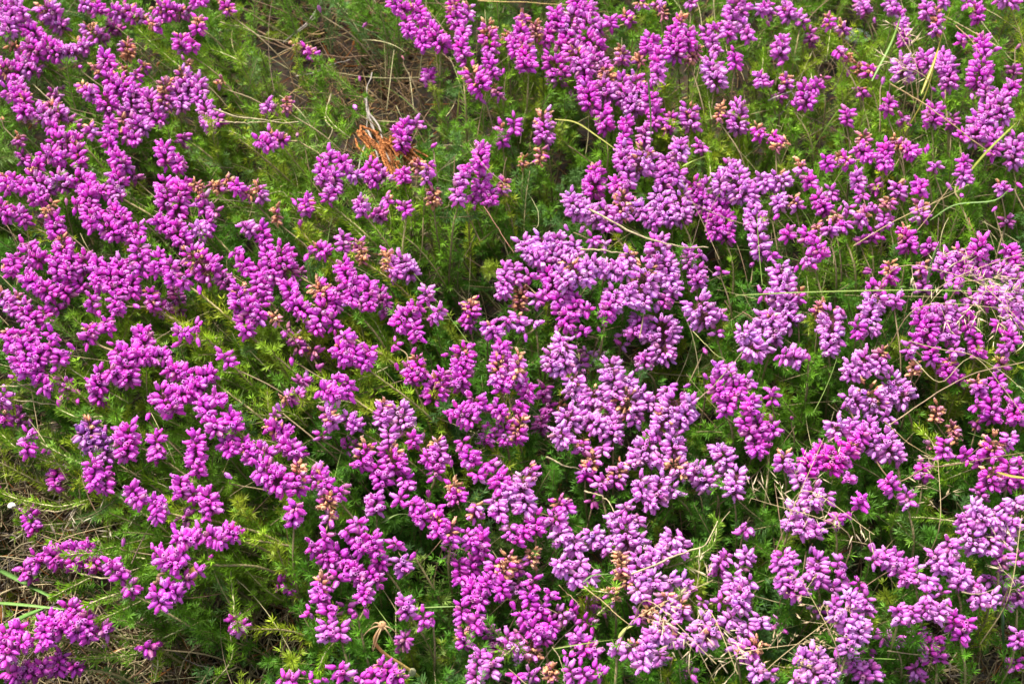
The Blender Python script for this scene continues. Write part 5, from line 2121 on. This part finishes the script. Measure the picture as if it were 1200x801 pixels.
stone(1168, 786, .010, (.26, .22, .20), 'brown grey stone in the bottom right litter, the rounder one', .6, 2)
stone(1150, 800, .014, (.22, .19, .17), 'flat grey brown stone at the bottom right edge', .4, 3)
stone(1005, 44, .008, (.50, .52, .53), 'pale grey stone between the top right flowers', .5, 4)
stone(1190, 772, .007, (.22, .17, .15), 'small dark stone by the bottom right corner', .5, 6)
stone(8, 796, .015, (.34, .32, .30), 'grey stone in the bottom left corner', .45, 7)

def snail():
    P = at(13, 593, .064); e = empty('snail_shell', P); mb = MB()
    t = np.linspace(0, 4.2 * math.pi, 60); rr = .0024 * np.exp(-t * .17)
    pts = P + np.stack([rr * np.cos(t), rr * np.sin(t), .0006 * t * .35], 1) * .75
    tube(mb, pts, np.linspace(.0012, .0002, 60), 8, 0, (.80, .78, .70)); mb.obj('shell', M_STEM, e, P)
    tag(e, 'tiny round white snail shell on a stem at the left edge', 'snail shell')
snail()

def leaf(x, y, z, L, wd, ang, col, label, name='green_leaf', matl=None, group=None):
    P = at(x, y, z); d = np.array([math.cos(ang), math.sin(ang), .1]); sdv = np.array([-math.sin(ang), math.cos(ang), 0]); r = np.random.default_rng(int(x))
    t = np.linspace(0, 1, 12); wv = wd * np.sin(math.pi * np.clip(t, .02, .985) ** .8) / 2
    sp = P + d * (L * (t - .5))[:, None] - UP * (L * .25 * (t - .5) ** 2)[:, None]
    cols = np.array([-1, -.5, 0, .5, 1]); V = []
    for top in (1, -1):
        for i in range(12):
            for c in cols: V.append(sp[i] + sdv * c * wv[i] + UP * (abs(c) * wv[i] * .3 + top * .00015 + .0003 * math.sin(i * 1.7 + c * 2)))
    V = np.array(V); F = []
    for o_ in (0, 60):
        for i in range(11):
            for j in range(4):
                a = o_ + i * 5 + j; F.append((a, a + 1, a + 6, a + 5) if o_ == 0 else (a, a + 5, a + 6, a + 1))
    for i in range(11):
        F += [(i * 5, i * 5 + 5, 60 + i * 5 + 5, 60 + i * 5), (i * 5 + 4, 60 + i * 5 + 4, 60 + i * 5 + 9, i * 5 + 9)]
    mb = MB(); mb.add(V, F, 0, col); o = mb.obj(name, matl or M_GRASS, None, P); tag(o, label, 'leaf', group)
leaf(1120, 742, .02, .028, .012, .5, (.10, .22, .05), 'broad dark green leaf on the ground in the bottom right, left one')
leaf(1140, 722, .025, .024, .011, 2.0, (.13, .26, .05), 'broad green leaf on the ground in the bottom right, upper one')
leaf(1155, 750, .018, .022, .010, 1.1, (.12, .24, .05), 'broad green leaf on the ground in the bottom right, right one')
leaf(643, 266, .06, .016, .008, 1.2, (.20, .14, .09), 'curled brown dead leaf in the hollow above the lilac bank', 'dead_leaf', M_DRYBELL)
leaf(226, 672, .10, .012, .007, 1.3, (.62, .42, .10), 'small yellow leaf beside the lower left bells', 'yellow_leaf', M_DRYBELL)
leaf(362, 110, .05, .008, .004, 2.2, (.55, .45, .05), 'tiny yellow leaf left of the dead branch', 'yellow_leaf', M_DRYBELL)
leaf(372, 667, .04, .011, .0045, -.3, (.33, .24, .16), 'tan dead leaf on the litter near the lower left', 'dead_leaf', M_DRYBELL)
leaf(1175, 775, .012, .016, .010, .8, (.26, .19, .15), 'brown dead leaf in the bottom right litter', 'dead_leaf', M_DRYBELL)

# ------------------------------------------------------------------ labels for the sprigs and the shoots
LM = [('the dead orange branch', 455, 185), ('the dried star flower', 448, 733), ('the long level green stem', 1000, 341), ('the top right seed head', 1062, 65),
      ('the right side seed heads', 1140, 335), ('the fuchsia cluster', 975, 540), ('the bristly seed head', 790, 705), ('the thick woody stem', 435, 470),
      ('the arched yellow blade', 690, 158), ('the round lilac bloom', 790, 485), ('the snail shell', 13, 593), ('the three left edge blades', 40, 705),
      ('the bottom left corner', 5, 795), ('the bottom right corner', 1195, 795), ('the top left corner', 5, 5), ('the top right corner', 1195, 5),
      ('the yellow green tuft', 400, 395), ('the crossing straw', 842, 440), ('the bottom edge stone', 752, 786), ('the pale grey stone', 1005, 44),
      ('the violet dying spike', 110, 505), ('the curved bell spray', 85, 650), ('the dark hollow', 655, 245), ('the dark tan seed heads', 950, 735),
      ('the big bottom right bloom', 1150, 625), ('the level top edge straw', 615, 3), ('the forked grey twig', 355, 25), ('the long slanting straw', 1105, 140),
      ('the hooked straw', 625, 240), ('the bottom right litter', 1130, 765), ('the long magenta spike', 555, 690), ('the cream woody stem', 760, 275),
      ('the fan shaped seed head', 1100, 575), ('the level left edge stems', 35, 460), ('the long cream stem', 300, 137), ('the pinkish stalk', 585, 268),
      ('the upright lilac spike', 915, 350), ('the two toned pale bloom', 465, 490), ('the upper lilac cascade', 720, 110), ('the pink bell pair', 150, 515),
      ('the small lilac bloom', 637, 150)]
def where(x, y):
    n, a, b = min(LM, key=lambda l: math.dist((x, y), l[1:])); dx, dy = x - a, y - b; d = math.hypot(dx, dy)
    if d < 14: return 'at ' + n, n, d
    A = math.degrees(math.atan2(-dy, dx)) % 360
    w_ = ['right of', 'up right of', 'above', 'up left of', 'left of', 'down left of', 'below', 'down right of'][int((A + 22.5) // 45) % 8]
    return w_ + ' ' + n, n, d
ORD = ['nearest', 'second nearest', 'third nearest', 'fourth nearest', 'fifth nearest', 'sixth nearest', 'seventh nearest', 'eighth nearest', 'ninth nearest', 'tenth nearest', 'eleventh nearest', 'twelfth nearest']
def finish(items, cat, group):
    by = {}
    for e, desc, x, y in items:
        w_, n, d = where(x, y); by.setdefault((desc, w_), []).append((d, e))
    for (desc, w_), L in by.items():
        L.sort(key=lambda q: q[0])
        for i, (d, e) in enumerate(L):
            rank = '' if len(L) == 1 else (ORD[i] if i < len(ORD) else 'farthest') + ' '
            lab = f'{desc}, {rank}{w_}'
            if len(lab.split()) > 16: lab = lab.replace('heather ', '')
            if len(lab.split()) > 16: lab = lab.replace(' the ', ' ')
            tag(e, lab, cat, group)
CN = {'m': 'magenta', 'f': 'bright fuchsia', 'r': 'purple pink', 'p': 'pale lilac', 'd': 'dull purple', 'v': 'faded violet'}
items = []
for e, g, gx, gy in SPR:
    cs = [CL[k]['c'] for k in g]; cn = CN[max(set(cs), key=cs.count)]; o = sum(CL[k]['o'] * CL[k]['w'] for k in g) / sum(CL[k]['w'] for k in g)
    A = garea(g); q = XY[g]; ext = q.max(0) - q.min(0)
    shape = 'single bloom' if len(g) == 1 else ('long spray' if max(ext) > 48 else ('short spray' if A > 1500 else 'small sprig'))
    size = 'large' if A > 3200 else ('small' if A < 500 else '')
    if o > 2.3: desc = f'{size} brown withered heather {shape}'
    elif o > .8: desc = f'{size} {cn} and orange heather {shape}'
    elif o > .15: desc = f'{size} {cn} heather {shape}, orange tipped'
    else: desc = f'{size} {cn} heather {shape}'
    items.append((e, desc.strip(), gx, gy))
finish(items, 'heather sprig', 'flowering heather sprigs')
finish(LSI, 'leafy stem', 'long leafy heather stems')
items = []
for e, x, y, col, d in SHOOTS:
    cn = 'yellow green' if col[0] > .55 * col[1] and col[1] > .18 else ('bright green' if col[1] > .19 else ('dark green' if col[1] < .12 else 'green'))
    P = np.array(e.location); X1, Y1 = px(P); dx, dy = x - X1, y - Y1
    ln = 'leaning right' if dx > abs(dy) else ('leaning left' if -dx > abs(dy) else ('pointing up' if dy < 0 else 'pointing down'))
    items.append((e, f'{cn} leafy shoot {ln}', x, y))
finish(items, 'heather shoot', 'leafy heather shoots without flowers')
